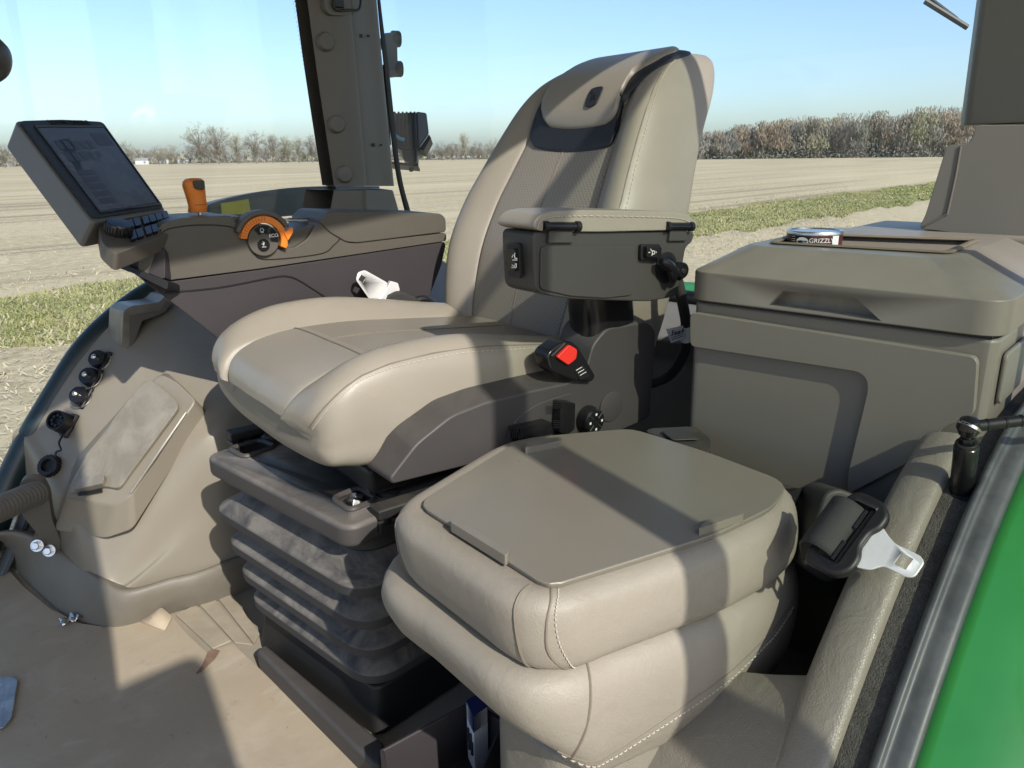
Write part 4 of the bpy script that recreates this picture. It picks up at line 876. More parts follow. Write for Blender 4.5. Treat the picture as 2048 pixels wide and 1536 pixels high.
# cable with its label
cb = MB().tube(curve([ats(1355, 560, b=-.30), ats(1364, 600, b=-.30), ats(1372, 650, b=-.28), ats(1370, 700, b=-.26), ats(1345, 745, b=-.22), ats(1310, 765, b=-.2), ats(1270, 770, b=-.18)], 8), .0095, 12).build('cable_sleeve', webbing, ds)
mb = MB(); mb.tube([ats(1371, 652, b=-.28), ats(1372.5, 681, b=-.277)], .0108, 16); tg = mb.build('cable_label', paper, cb)
tp_ = [ats(u, v, b=-.2885) for u, v in ((1332, 658), (1366, 651), (1369, 676), (1342, 686))]
fl = MB().prism(tp_, -QQ * .0006).build('label_flap', paper, cb)
ctr = (tp_[0] + tp_[1]) / 2 * .62 + (tp_[2] + tp_[3]) / 2 * .38; ex = (tp_[1] - tp_[0]).normalized(); ey = (tp_[0] - tp_[3]); fr = frame(ctr - QQ * .0012, ex, ey)
inkm = mat('ink', (.02, .02, .025), .6)
text('Faur', .013, fr, inkm, fl); text('a', .013, frame(ats(1366, 659, b=-.291), RR, UP), inkm, fl)
for k in range(3): MB().tube([tp_[0].lerp(tp_[3], .5 + .15 * k) + ex * .003 - QQ * .001, tp_[1].lerp(tp_[2], .5 + .15 * k) - ex * .004 - QQ * .001], .0006, 4).build('print_line', inkm, fl)
# ---- buckle on the seat's left
bo_ = [(1094, 714), (1100, 702), (1128, 682), (1146, 684), (1158, 694), (1192, 752), (1186, 764), (1150, 762), (1112, 748), (1100, 738)]
P = roundpoly([ats(u, v, b=-.318) for u, v in bo_], .007, 4); bu = MB().frust(P, [p + QQ * .034 for p in P]).build('belt_buckle', gloss, ds, .006, 3)
MB().prism(roundpoly([ats(u, v, b=-.3185) for u, v in ((1109, 713), (1134, 688), (1150, 698), (1148, 716), (1132, 729))], .004, 4), -QQ * .006).build('release_button', red, bu, .0025)
MB().tube([ats(1103, 712, b=-.320), ats(1130, 686, b=-.320)], .0016, 6).build('buckle_edge', arm_grey, bu)
MB().prism([ats(u, v, b=-.3182) for u, v in ((1148, 740), (1166, 728), (1178, 752), (1160, 760))], -QQ * .001).build('buckle_label', black, bu)
for k in range(3): MB().tube([ats(1152 + k * 4, 741 + k * 5, b=-.3196), ats(1164 + k * 4, 734 + k * 5, b=-.3196)], .0005, 4).build('label_print', white, bu)

# ================================================================== right-hand control console
cs_ = thing('control_console', 'grey control console right of the driver seat with orange throttle dial', 'console', S(0, .38, .4))
CB = .30
low = [(281, 558), (318, 566), (516, 540), (893, 483), (884, 527), (852, 612), (800, 640), (520, 740), (446, 684), (330, 594)]
P = roundpoly([ats(u, v, b=CB + .004) for u, v in low], .012, 4); MB().frust(P, [p + QQ * .13 - UP * .0 + RR * .01 for p in P]).build('lower_shell', plum, cs_, .008)
MB().tube(curve([ats(u, v, b=CB + .003) for u, v in ((330, 586), (440, 575), (545, 555), (575, 553), (600, 562), (650, 594))], 5), .0016, 6).build('shell_groove', black, cs_)
up_ = [(277, 548), (277, 526), (283, 508), (312, 466), (324, 447), (365, 436), (462, 431), (468, 440), (498, 478), (520, 497), (545, 501), (590, 495), (615, 478), (632, 450), (640, 443), (700, 487), (893, 466), (893, 482), (516, 538), (320, 563)]
P = roundpoly([ats(u, v, b=CB) for u, v in up_], .006, 3); MB().frust(P, [p + QQ * .14 for p in P]).build('upper_shell', console_grey, cs_, .008)
MB().prism(roundpoly([ats(u, v, b=CB + .012) for u, v in ((462, 433), (500, 434), (560, 470), (640, 446), (650, 470), (620, 500), (520, 512), (470, 470))], .006, 3), QQ * .11).build('dial_bay', console_grey, cs_, .004)
MB().tube(curve([ats(u, v, b=CB - .0006) for u, v in ((322, 466), (345, 456), (400, 450), (462, 454), (485, 470), (505, 500), (530, 519), (640, 508), (668, 490), (680, 478))], 5), .0011, 6).build('shell_seam', black, cs_)
rs = [(638, 443), (657, 423), (882, 427), (892, 436), (893, 464), (715, 486), (692, 484), (660, 465)]
P = roundpoly([ats(u, v, b=CB - .004) for u, v in rs], .008, 4); MB().prism(P, QQ * .15).build('arm_support', console_grey, cs_, .007)
# chrome strips and slots along the top
for q in (((352, 440), (400, 435), (458, 433)), ((470, 437), (560, 440), (630, 441))):
    MB().tube(curve([ats(u, v, b=CB + .05) for u, v in q], 4), .003, 6).build('chrome_strip', metal, cs_)
for k in range(5): MB().box(ats(585 + k * 10, 442, b=CB + .06) + UP * .004, (.010, .02, .004)).build('rocker_key', black, cs_, .001)
MB().lathe([(.016, 0), (.016, .004), (.013, .005), (.012, .003)], ats(482, 437, b=CB + .03), UP, 24).build('top_button', steel_dark, cs_)
MB().tube(curve([ats(u, v, b=CB + .10) for u, v in ((600, 446), (603, 436), (612, 434), (625, 438), (640, 440))], 5), .002, 6).build('loose_wire', black, cs_)
# dial
dc = ats(526, 480, b=CB - .004); DR = at(0, 0, d=1); dpx = 1 / (FPX / (dc - CAM).dot(FWD))
fr = frame(dc, RR, UP)      # z axis = -QQ side
def sector(r0, r1, a0, a1, z0, z1, n=24):
    pts = [(r1 * math.cos(a0 + (a1 - a0) * i / n), r1 * math.sin(a0 + (a1 - a0) * i / n)) for i in range(n + 1)] + [(r0 * math.cos(a1 - (a1 - a0) * i / n), r0 * math.sin(a1 - (a1 - a0) * i / n)) for i in range(n + 1)]
    return MB().frust([fr @ V((x, y, z0)) for x, y in pts], [fr @ V((x, y, z1)) for x, y in pts])
sg = 1 if (fr @ V((0, 0, 1)) - dc).dot(-QQ) > 0 else -1
dial = MB().lathe([(.030, -.004), (.030, .004), (.029, .005)], dc, -QQ, 32).build('dial_plate', console_grey, cs_)
sector(.0325, .0455, rad(-25), rad(172), -.004 * sg, .010 * sg).build('throttle_ring', orange, dial, .002)
sector(.047, .056, rad(25), rad(160), -.02 * sg, .012 * sg).build('dial_hood', console_grey, dial, .003)
MB().prism(roundpoly([fr @ V((x, y, .0)) for x, y in ((.038, .012), (.056, .022), (.056, .012), (.044, -.004))], .003, 3), -QQ * .013).build('ring_tab', orange, dial, .002)
for k in range(11):
    an = rad(85 + k * 8); MB().tube([fr @ V((math.cos(an) * .036, math.sin(an) * .036, .0102 * sg)), fr @ V((math.cos(an) * .0445, math.sin(an) * .0445, .0102 * sg))], .0006, 4).build('ring_notch', mat('orange_dark', (.35, .09, .01), .5) if k == 0 else bpy.data.materials['orange_dark'], dial)
sector(.0125, .028, rad(62), rad(130), .0045 * sg, .007 * sg, 14).build('dial_button', gloss, dial, .0008)
sector(.0125, .028, rad(-12), rad(56), .0045 * sg, .007 * sg, 14).build('dial_button', gloss, dial, .0008)
MB().lathe([(.0118, 0), (.0118, .007), (.011, .0078)], fr @ V((-.002, -.009, 0)), -QQ, 28).build('dial_button', gloss, dial)
tM = frame(fr @ V((.0185, .0075, .0078 * sg)), RR, UP); tM = Matrix((tM.col[0], tM.col[1], tM.col[2], tM.col[3])).transposed()
text('ECO', .0092, tM, white, dial)
for q in (((-.0055, .0165), (-.0065, .019), (-.005, .0225), (-.001, .0225), (.0005, .019), (-.0005, .0165), (-.0055, .0165)), ((-.0055, .0148), (0, .0148)), ((-.006, -.006), (-.002, -.009), (-.006, -.0125), (.002, -.0125)), ((-.003, -.007), (-.003, -.002), (-.0005, -.0045), (-.002, -.008))):
    MB().tube([fr @ V((x, y, .0080 * sg)) for x, y in q], .0006, 4).build('dial_symbol', white, dial)
MB().lathe([(.0025, 0), (.0025, .0008)], ats(574, 489, b=CB + .011), -QQ, 8).build('print_mark', white, cs_)
# gear lever with its orange knob
lv = MB().tube([ats(402, 437, b=CB + .06), ats(398, 412, b=CB + .06)], .0045, 10).build('lever_rod', metal, cs_)
kp = [(396, 424, 16), (395, 421, 17), (396, 412, 17.5), (393, 400, 17.5), (390, 385, 19), (387, 372, 20), (386, 363, 19), (387, 358, 15), (388, 356, 8)]
rows = []
for u, v, r in kp:
    c = ats(u, v, b=CB + .06); rr = r * dpx; rows.append([c + RR * (math.copysign(abs(math.cos(t)) ** .75, math.cos(t)) * rr) + QQ * (math.copysign(abs(math.sin(t)) ** .75, math.sin(t)) * rr * .9) for t in [i * 2 * math.pi / 24 for i in range(24)]])
kb_ = MB().grid(rows, cu=True, cap0=True, cap1=True).build('lever_knob', orange, lv, ang=60)
MB().prism(roundpoly([ats(u, v, b=CB + .06 - .0205) for u, v in ((384, 361), (408, 360), (410, 378), (400, 380), (388, 376))], .004, 4), -QQ * .003).build('knob_window', gloss, kb_, .001)
c0 = ats(396, 409, b=CB + .06); MB().lathe([(17.7 * dpx, -.0008), (17.9 * dpx, 0), (17.7 * dpx, .0008)], c0, UP, 24, cap=False).build('knob_groove', bpy.data.materials['orange_dark'], kb_)

# ================================================================== touch monitor on its arm
mo = thing('monitor', 'tilted touchscreen monitor on a console arm, screen off', 'monitor', at(250, 470, d=1.36))
TL, TR, BR_, BL_ = at(29, 241, d=1.36), at(205, 243, d=1.55), at(333, 422, d=1.46), at(185, 446, d=1.275)
nm = (TR - TL).cross(BL_ - TL).normalized(); nm = -nm if nm.dot(CAM - TL) < 0 else nm
def mq(s_, t_, o=0): return TL.lerp(TR, s_).lerp(BL_.lerp(BR_, s_), t_) + nm * o
ed = [mq(.0, .0), mq(.5, -.018), mq(1, 0), mq(1, 1), mq(0, 1)]
bz_ = MB().prism(roundpoly(ed, .012, 4), -nm * .054).build('housing', mat('monitor_shell', (.125, .12, .108), .45, ('noise', 900, .1, .0005), .04, 8), mo, .006)
bezel = MB(); out_ = [mq(.02, .02, .001), mq(.5, .0, .001), mq(.98, .02, .001), mq(.98, .975, .001), mq(.02, .975, .001)]
bezel.prism(roundpoly(out_, .012, 4), nm * .003); bzo = bezel.build('bezel', mat('monitor_bezel', (.022, .026, .03), .4), mo, .002)
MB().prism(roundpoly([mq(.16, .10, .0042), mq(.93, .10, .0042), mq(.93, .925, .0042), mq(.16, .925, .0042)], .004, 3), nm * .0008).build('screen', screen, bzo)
for a, b in (((.14, .085), (.95, .085)), ((.95, .085), (.95, .94)), ((.95, .94), (.14, .94)), ((.14, .94), (.14, .085))):
    MB().tube([mq(*a, .0045), mq(*b, .0045)], .0022, 6).build('screen_rim', gloss, bzo)
scf = mat('screen_field', (.050, .057, .068), .25)
for r_ in range(2):
    for k in range(5): MB().prism([mq(.22 + .09 * k, .24 + .12 * r_, .0051), mq(.285 + .09 * k, .24 + .12 * r_, .0051), mq(.285 + .09 * k, .33 + .12 * r_, .0051), mq(.22 + .09 * k, .33 + .12 * r_, .0051)], nm * .0002).build('screen_field', scf, bzo)
for k in range(5): MB().prism([mq(.22, .54 + .07 * k, .0051), mq(.42, .54 + .07 * k, .0051), mq(.42, .59 + .07 * k, .0051), mq(.22, .59 + .07 * k, .0051)], nm * .0002).build('screen_field', scf, bzo)
MB().prism([mq(.70, .16, .0051), mq(.90, .16, .0051), mq(.90, .30, .0051), mq(.70, .30, .0051)], nm * .0002).build('screen_field', scf, bzo)
exm = (TR - TL).normalized(); tM = frame(mq(.56, .038, .0048), exm, TL - BL_)
text('JOHN DEERE', .017, tM, mat('engraved', (.006, .007, .008), .6), bzo)
# keypad under the monitor
K0, K1, K2, K3 = at(214, 452, d=1.31), at(326, 427, d=1.44), at(340, 466, d=1.37), at(232, 505, d=1.24)
kn2 = (K1 - K0).cross(K3 - K0).normalized(); kn2 = -kn2 if kn2.dot(CAM - K0) < 0 else kn2
def kq(s_, t_, o=0): return K0.lerp(K1, s_).lerp(K3.lerp(K2, s_), t_) + kn2 * o
kp_ = MB().prism(roundpoly([kq(-.12, -.15), kq(1.1, -.15), kq(1.1, 1.0), kq(-.02, 1.05), kq(-.16, .5)], .012, 4), -kn2 * .022 - UP * .008).build('keypad', console_grey, mo, .006)
for r_, n_k in ((.22, 6), (.68, 6)):
    for k in range(n_k):
        s0 = .30 + k * .125 + (.03 if k > 1 else 0) - (.02 if r_ > .5 else 0)
        MB().prism(roundpoly([kq(s0, r_ - .17, .0), kq(s0 + .108, r_ - .17, .0), kq(s0 + .108, r_ + .17, .0), kq(s0, r_ + .17, .0)], .003, 3), kn2 * .006).build('key', gloss, kp_, .0015)
MB().lathe([(.021, 0), (.021, .016), (.019, .019), (.008, .0195)], kq(.13, .35, 0), kn2, 32).build('scroll_knob', gloss, kp_)
kk = MB(); e = (K1 - K0).normalized(); g2 = kn2.cross(e)
for k in range(24): an = k * .2618; kk.box(kq(.13, .35, .008) + (e * math.cos(an) + g2 * math.sin(an)) * .021, (.0025, .0025, .013), frame((0, 0, 0), e, g2).to_3x3())
kk.build('knob_ribs', black, kp_)
MB().prism(roundpoly([at(u, v, d=1.36) for u, v in ((203, 503), (262, 492), (310, 478), (330, 500), (330, 560), (262, 532), (210, 512))], .008, 3), FWD * .04).build('mount_arm', plum, mo, .005)
MB().prism(roundpoly([at(u, v, d=1.345) for u, v in ((208, 514), (262, 534), (335, 562), (335, 580), (270, 548), (222, 530))], .005, 3), FWD * .05).build('arm_cover', black, mo, .004)

# ================================================================== far belt tongue, standing beside the cushion
bt2 = thing('belt_tongue', 'bright steel belt tongue standing between seat cushion and console', 'seat belt', S(.16, .27, .58))
TB = .262
pp = [(712, 560), (716, 545), (730, 540), (776, 566), (768, 592), (752, 604), (740, 600)]
o = MB().prism(roundpoly([ats(u, v, b=TB) for u, v in pp], .005, 4), QQ * .0025).build('tongue_plate', satin, bt2, .0008)
cut(o, MB().prism([ats(u, v, b=TB - .01) for u, v in ((726, 550), (737, 556), (731, 567), (721, 561))], QQ * .03)); o.data.materials.clear(); o.data.materials.append(satin)
MB().prism(roundpoly([ats(u, v, b=TB - .002) for u, v in ((768, 588), (782, 562), (796, 566), (800, 580), (776, 608), (758, 600))], .003, 3), QQ * .01).build('tongue_collar', satin, bt2, .002)
MB().grid(Net([[ats(u, v, b=TB - .004) for u, v in r] for r in (((776, 590), (800, 582), (838, 598)), ((770, 606), (800, 606), (845, 615)))]).rows(4, 3)).build('webbing', webbing, bt2, solid=.004)
MB().tube(curve([ats(u, v, b=TB + .01) for u, v in ((820, 604), (850, 598), (870, 612))], 4), .008, 8).build('belt_guide', black, bt2)

# ================================================================== training seat, folded flat
ts = thing('folding_seat', 'folded beige passenger seat with a taupe writing tray on top', 'folding seat', (.7, .5, 0))
ZT = .50
tr = [(832, 1012), (1085, 1174), (1110, 1177), (1250, 1133), (1430, 1076), (1548, 1020), (1574, 980), (1556, 962), (1420, 910), (1300, 872), (1262, 861), (1200, 866), (1060, 879), (1028, 890)]
TP = roundpoly([at(u, v, z=ZT) for u, v in tr], .025, 5)
def resamp(P, n):
    L = [0]; m = len(P)
    for i in range(m): L.append(L[-1] + (P[(i + 1) % m] - P[i]).length)
    out = []; j = 0
    for k in range(n):
        d = L[-1] * k / n
        while L[j + 1] < d: j += 1
        out.append(P[j].lerp(P[(j + 1) % m], (d - L[j]) / (L[j + 1] - L[j] + 1e-12)))
    return out
OUT = TRY = resamp(TP, 96)
for _ in range(4): OUT = [(OUT[i - 1] + OUT[i] * 2 + OUT[(i + 1) % 96]) / 4 for i in range(96)]
cen = sum(OUT, V()) / 96
NRM = []
for i in range(96):
    t = (OUT[(i + 1) % 96] - OUT[i - 1]).normalized(); n_ = V((t.y, -t.x, 0)); NRM.append(n_ if n_.dot(OUT[i] - cen) > 0 else -n_)
def oring(off, z, dirs=(0, 0, 0, 0), drop=0):
    r = []
    for p, n_ in zip(OUT, NRM):
        o = off + dirs[0] * max(0, n_.y) + dirs[1] * max(0, -n_.y) + dirs[2] * max(0, -n_.x) + dirs[3] * max(0, n_.x)
        q = p + n_ * o; fr_k = max(0, .416 - z) / .12; zz = z - drop * fr_k * (max(0, -n_.y) * .95 - .45 * max(0, -n_.x)); r.append(V((q.x + .10 * (.5 - z), q.y - .11 * (.5 - z), zz)))
    return r
D1 = (.010, -.014, .010, .0)
up_r = [oring(o_, z_, D1) for o_, z_ in ((-.10, .494), (-.02, .496), (.006, .497), (.019, .491), (.026, .480), (.0285, .457), (.0275, .437), (.022, .420), (.008, .412), (-.03, .410))]
un = Net([r[::2] for r in up_r], True); ucu = MB().grid(un.rows(2, 4), cu=True, cap0=True, cap1=True).build('back_cushion', leather, ts, ang=70)
D2 = (.040, -.022, .024, .0)
lo_r = [oring(o_, z_, D2, .058) for o_, z_ in ((-.05, .416), (.0, .415), (.020, .409), (.030, .396), (.033, .378), (.031, .357), (.025, .336), (.013, .315), (-.004, .297), (-.05, .288))]
ln = Net([r[::2] for r in lo_r], True); lcu = MB().grid(ln.rows(2, 4), cu=True, cap0=True, cap1=True).build('seat_cushion', leather, ts, ang=70)
us = 1 if un.N(3, 5).dot(NRM[6]) > 0 else -1; ls = 1 if ln.N(3, 5).dot(NRM[6]) > 0 else -1
def upt(s_, t_): return un.P(s_, t_), un.N(s_, t_) * us
def lpt(s_, t_): return ln.P(s_, t_), ln.N(s_, t_) * ls
# find ring index nearest a photo column for the seams
def proj(p):
    q = p - CAM; d = q.dot(FWD); return 1024 + FPX * q.dot(RGT) / d, 768 - FPX * q.dot(UPC) / d
def idx_at(net, u, t, lo=0, hi=48):
    best = None
    for i in range(480):
        s_ = i / 10; p = net.P(s_, t); n_ = NRM[int(s_ * 2) % 96]
        if n_.dot(CAM - p) > 0:
            d = abs(proj(p)[0] - u)
            if best is None or d < best[0]: best = (d, s_)
    return best[1]
for u0, u1, st in ((1048, 1072, False), (1108, 1150, True)):
    a, b, c = idx_at(un, u0 - 6, 2.2), idx_at(un, u0 - 14, 5), idx_at(un, u1, 8)
    seam(un, us, [(a, 1.5), (a, 3), (b, 5.5), ((b + c) / 2, 7.2), (c, 8.3)], .0016, seamc, ucu)
    if st: stitches(lambda t: upt(crp([V((a, 0, 0)), V((b, 0, 0)), V(((b + c) / 2, 0, 0))], 2 * t).x + (.25 if un.P(a + .3, 3).x > un.P(a, 3).x else -.25), 2.0 + 5.6 * t), 22, thread, ucu)
a, b = idx_at(un, 812, 2), idx_at(un, 806, 5); seam(un, us, [(a, 1.5), (a, 4), (b, 8)], .0016, seamc, ucu)
a, b = idx_at(ln, 1185, 2), idx_at(ln, 1140, 7); seam(ln, ls, [(a, 1), ((a * 2 + b) / 3, 3.5), (b, 7), (b, 8.5)], .0016, seamc, lcu)
a, b = idx_at(ln, 1120, 7.2), idx_at(ln, 1585, 3.6)
span = [b + (a - b) * k / 10 for k in range(11)] if abs(a - b) < 24 else [b + ((a - b) - math.copysign(48, a - b)) * k / 10 for k in range(11)]
seam(ln, ls, [(s_, 3.6 + 3.2 * (k / 10) ** 1.2) for k, s_ in enumerate(span)], .0014, seamc, lcu)
stitches(lambda t: lpt(crp([V((x, 0, 0)) for x in span], 10 * t).x, 4.0 + 3.2 * t ** 1.2), 60, thread, lcu)
# tray with its three lips
ty = MB().frust([p + V((0, 0, .004)) for p in TRY], [p - NM * .004 + V((0, 0, -.006)) for p, NM in zip(TRY, NRM)]).build('writing_tray', mat('tray_plastic', (.185, .168, .136), .30, None, .04, 4, .5, dust=.22, dcol=(.25, .232, .195), ds=3.5), ts, .003)
ctr2 = cen
for q in (((878, 1050), (892, 1043), (1000, 1108), (992, 1122)), ((1040, 890), (1046, 878), (1112, 866), (1116, 874)), ((1420, 1066), (1436, 1046), (1508, 1026), (1514, 1034))):
    LP_ = [at(u, v, z=ZT + .013) for u, v in q]; sh_ = (cen - sum(LP_, V()) / 4); sh_.z = 0; sh_ = sh_.normalized() * .014
    MB().prism(roundpoly([p + sh_ for p in LP_], .005, 3), V((0, 0, -.012))).build('tray_lip', bpy.data.materials['tray_plastic'], ty, .0045, 3)
# hinge box behind, pedestal and dark bin below
MB().prism(roundpoly([at(u, v, z=.50) for u, v in ((1290, 862), (1300, 856), (1392, 852), (1422, 878), (1420, 905), (1345, 885))], .008, 3), V((0, 0, -.05))).build('hinge_cover', black_dusty, ts, .005)
MB().prism(roundpoly([at(u, v, z=.503) for u, v in ((1322, 864), (1372, 859), (1400, 880), (1345, 882))], .005, 3), V((0, 0, .002))).build('hinge_button', black_dusty, ts, .001)
MB().prism([at(u, v, z=.485) for u, v in ((1570, 985), (1608, 972), (1588, 1000), (1560, 1010))], V((0, 0, -.012))).build('tray_bracket', black, ts, .002)
pd_ = [at(u, v, z=.28) for u, v in ((985, 1405), (1120, 1520), (1300, 1480), (1500, 1300), (1450, 1200), (1100, 1250))]
PB = [V((p.x * 1.0 + .0, p.y, .0)) for p in pd_]
MB().frust(roundpoly(pd_, .03, 4), roundpoly(PB, .03, 4)).build('pedestal', mould, ts, .01)
MB().box((.86, .40, .10), (.34, .26, .20)).build('void_shade_box', black_dusty, ts, .01)  # black box added to stand in for the shaded void by the sill
MB().box((1.0, .30, .22), (.03, .24, .44)).build('rear_mount', black_dusty, ts, .006)
bn_ = thing('storage_bin', 'dark open bin on the floor under the folded seat', 'bin', (.66, .72, 0))
bq = [at(760, 1500, z=.10), at(945, 1400, z=.12), at(1010, 1440, z=.12), at(920, 1640, z=.10), at(780, 1600, z=.10)]
MB().grid([[p for p in bq], [p + (sum(bq, V()) / 5 - p) * .06 for p in bq], [p + (sum(bq, V()) / 5 - p) * .10 + V((0, 0, -.09)) for p in bq]], cu=True, cap1=True).build('bin_inner', plum, bn_, .002)
MB().grid([[p for p in bq], [p + V((0, 0, -.095)) for p in bq]], cu=True).build('bin_outer', plum, bn_, .002)
cx = thing('small_carton', 'small blue and white carton behind the bellows', 'carton', at(950, 1460, z=.03))
c0 = [at(932, 1402, z=.145), at(962, 1386, z=.145), at(975, 1412, z=.14), at(946, 1432, z=.14)]
MB().prism(c0, V((0, 0, -.10))).build('box', paper, cx, .001); MB().prism([p + V((0, 0, .001)) for p in c0], V((0, 0, -.030))).build('blue_top', mat('navy', (.02, .03, .13), .4), cx)
for k in range(4): MB().box(c0[0].lerp(c0[3], .25 + .18 * k) + V((-.002, -.001, -.05 - .01 * (k % 2))), (.003, .004, .022)).build('print', inkm, cx)

# ================================================================== storage box with lid
sb = thing('storage_box', 'taupe storage box with hinged lid and shallow tray behind folded seat', 'storage box', (1.2, .4, 0))
XF = 1.02
fl_, fr_ = at(1390, 612, x=XF), at(1962, 708, x=XF)
Y0, Y1, ZL = .178, .578, .690
bd = MB().prism(roundpoly([V((XF, Y0, .30)), V((XF + .40, Y0, .30)), V((XF + .40, Y1, .30)), V((XF, Y1, .30))], .016, 4), V((0, 0, ZL - .005 - .30))).build('box_body', taupe_box, sb, .005)
fp = [(1388, 622), (1952, 710), (1960, 722), (1952, 828), (1890, 850), (1850, 905), (1700, 985), (1702, 940), (1742, 775), (1738, 752), (1722, 740), (1388, 690)]
MB().prism(roundpoly([at(u, v, x=XF - .0) for u, v in fp], .010, 4), V((-.012, 0, 0))).build('front_frame', taupe_box, bd, .005)
sd_ = [V((XF + .03, Y0 - .001, .60)), V((XF + .40, Y0 - .001, .60)), V((XF + .40, Y0 - .001, ZL - .025)), V((XF + .03, Y0 - .001, ZL - .025))]
MB().prism(roundpoly(sd_, .01, 3), V((0, -.006, 0))).build('side_panel', taupe_box, bd, .004)
MB().tube(curve([V((XF - .006, Y1, ZL - .026)), V((XF - .008, .4, ZL - .028)), V((XF - .008, Y0 + .02, ZL - .028))], 3), .0022, 6).build('body_groove', black, bd)
# lid: chamfered front and far side, soft edges
zt = .768
a_ = [V((XF - .010, Y1 + .006, ZL)), V((XF - .010, Y0 - .006, ZL)), V((XF + .40, Y0 - .006, ZL)), V((XF + .40, Y1 + .006, ZL))]
m1 = [V((XF - .010, Y1 + .006, ZL + .042)), V((XF - .010, Y0 - .006, ZL + .042)), V((XF + .40, Y0 - .006, ZL + .042)), V((XF + .40, Y1 + .006, ZL + .042))]
tf = V((1.07, .530, zt)); tr_ = V((1.07, .246, zt))
t1 = [V((tf.x, tf.y, zt)), V((tr_.x, tr_.y + .004, zt)), V((XF + .40, tr_.y + .01, zt)), V((XF + .40, tf.y, zt))]
mb = MB(); mb.grid([roundpoly(a_, .036, 5), roundpoly(m1, .036, 5), roundpoly(t1, .036, 5)], cu=True, cap0=True, cap1=True)
lid = mb.build('lid', taupe_box, sb, .010, 4)
hq = [at(u, v, x=XF - .03) for u, v in ((1520, 616), (1553, 586), (1700, 600), (1752, 648))]
trq = roundpoly([at(u, v, z=zt) for u, v in ((1545, 488), (1592, 470), (1952, 483), (1895, 508))], .010, 4)
c_ = MB(); c_.prism(hq, V((.055, 0, 0))); c_.prism([p + V((0, 0, .03)) for p in trq], V((0, 0, -.055))); cut(lid, c_)
lid.data.materials.clear(); lid.data.materials.append(taupe_box)
md = lid.modifiers.new('wn', 'WEIGHTED_NORMAL'); md.keep_sharp = True
MB().tube([p + V((0, 0, .002)) for p in trq], .006, 8, closed=True, flat=.35).build('tray_rim', mat('tray_brown', (.17, .14, .095), .5, ('noise', 300, .3, .001), .05, 30), lid)
MB().prism([p + V((0, 0, -.0162)) for p in trq], V((0, 0, -.003))).build('tray_liner', mat('tray_liner', (.24, .205, .145), .85, ('noise', 500, .6, .002), .08, 30, dust=.3, dcol=(.34, .30, .23), ds=120), lid)
MB().prism([p + V((.048, 0, 0)) for p in hq], V((.01, 0, 0))).build('handle_recess', taupe, lid)
MB().box((XF + .19, (Y0 + Y1) / 2, ZL - .0025), (.375, .385, .005)).build('lid_gap', black, sb)
MB().prism([V((XF + .40, .19, .66)), V((XF + .40, .54, .66)), V((XF + .40, .545, .755)), V((XF + .40, .50, .768)), V((XF + .40, .19, .768))], V((.19, 0, 0))).build('rear_shelf', taupe_box, sb, .008)

# ================================================================== tobacco tin
tc = at(1630, 459, z=.785); tc = V((tc.x, tc.y, .7525)); TRD = .0400
tn = thing('round_tin', 'small round tin with maroon label and silver lid in the lid tray', 'tin', tc)
hh_ = .0275
MB().lathe([(TRD - .0015, 0), (TRD, .0012), (TRD, hh_)], tc, UP, 48).build('tin_wall', mat('maroon', (.085, .012, .018), .4), tn)
MB().lathe([(TRD + .0004, hh_ - .001), (TRD + .0012, hh_), (TRD + .0012, hh_ + .0035), (TRD + .0002, hh_ + .0048), (TRD - .003, hh_ + .0044), (TRD - .004, hh_ + .0030), (.001, hh_ + .0035)], tc, UP, 48).build('tin_lid', metal, tn)
tocam = V((-tc.x, -tc.y, 0)).normalized(); sidev = UP.cross(tocam)
def bend(x0, z0):
    def f(co):
        an = (co.x + x0) / TRD; return tc + (tocam * math.cos(an) + sidev * math.sin(an)) * (TRD + .0004 + co.z) + UP * (z0 + co.y)
    return f
def patch(x0, x1, z0, z1, m, off=.0003, name='label_patch'):
    rows = []
    for zz in (z0, z1): rows.append([tc + (tocam * math.cos(a / TRD) + sidev * math.sin(a / TRD)) * (TRD + off) + UP * zz for a in np.linspace(x0, x1, 14)])
    return MB().grid(rows).build(name, m, tn)
patch(-.040, -.006, .001, hh_ - .001, mat('near_black', (.010, .009, .010), .4))
patch(.0275, .040, .001, hh_ - .001, paper)
patch(.004, .026, .0085, .0125, paper)
text('GRIZZLY', .0092, None, white, tn, bend=bend(.0115, .0195)); text('LONG CUT', .003, None, inkm, tn, bend=bend(.0150, .0105))
ov = MB(); ov.add([bend(-.0165 + .0092 * math.cos(t), .0180 + .0062 * math.sin(t))(V((0, 0, .0002))) for t in np.linspace(0, 2 * math.pi, 28, endpoint=False)], [tuple(range(28))]); ov.build('oval_badge', paper, tn)
text('AMERICAN', .0030, None, inkm, tn, bend=lambda co: bend(-.0165, .0184)(V((co.x, co.y, co.z + .0006))))
for k in range(5): text('mmmmm', .0018, None, white, tn, name='fine_print', bend=bend(-.032, .0245 - .0032 * k))

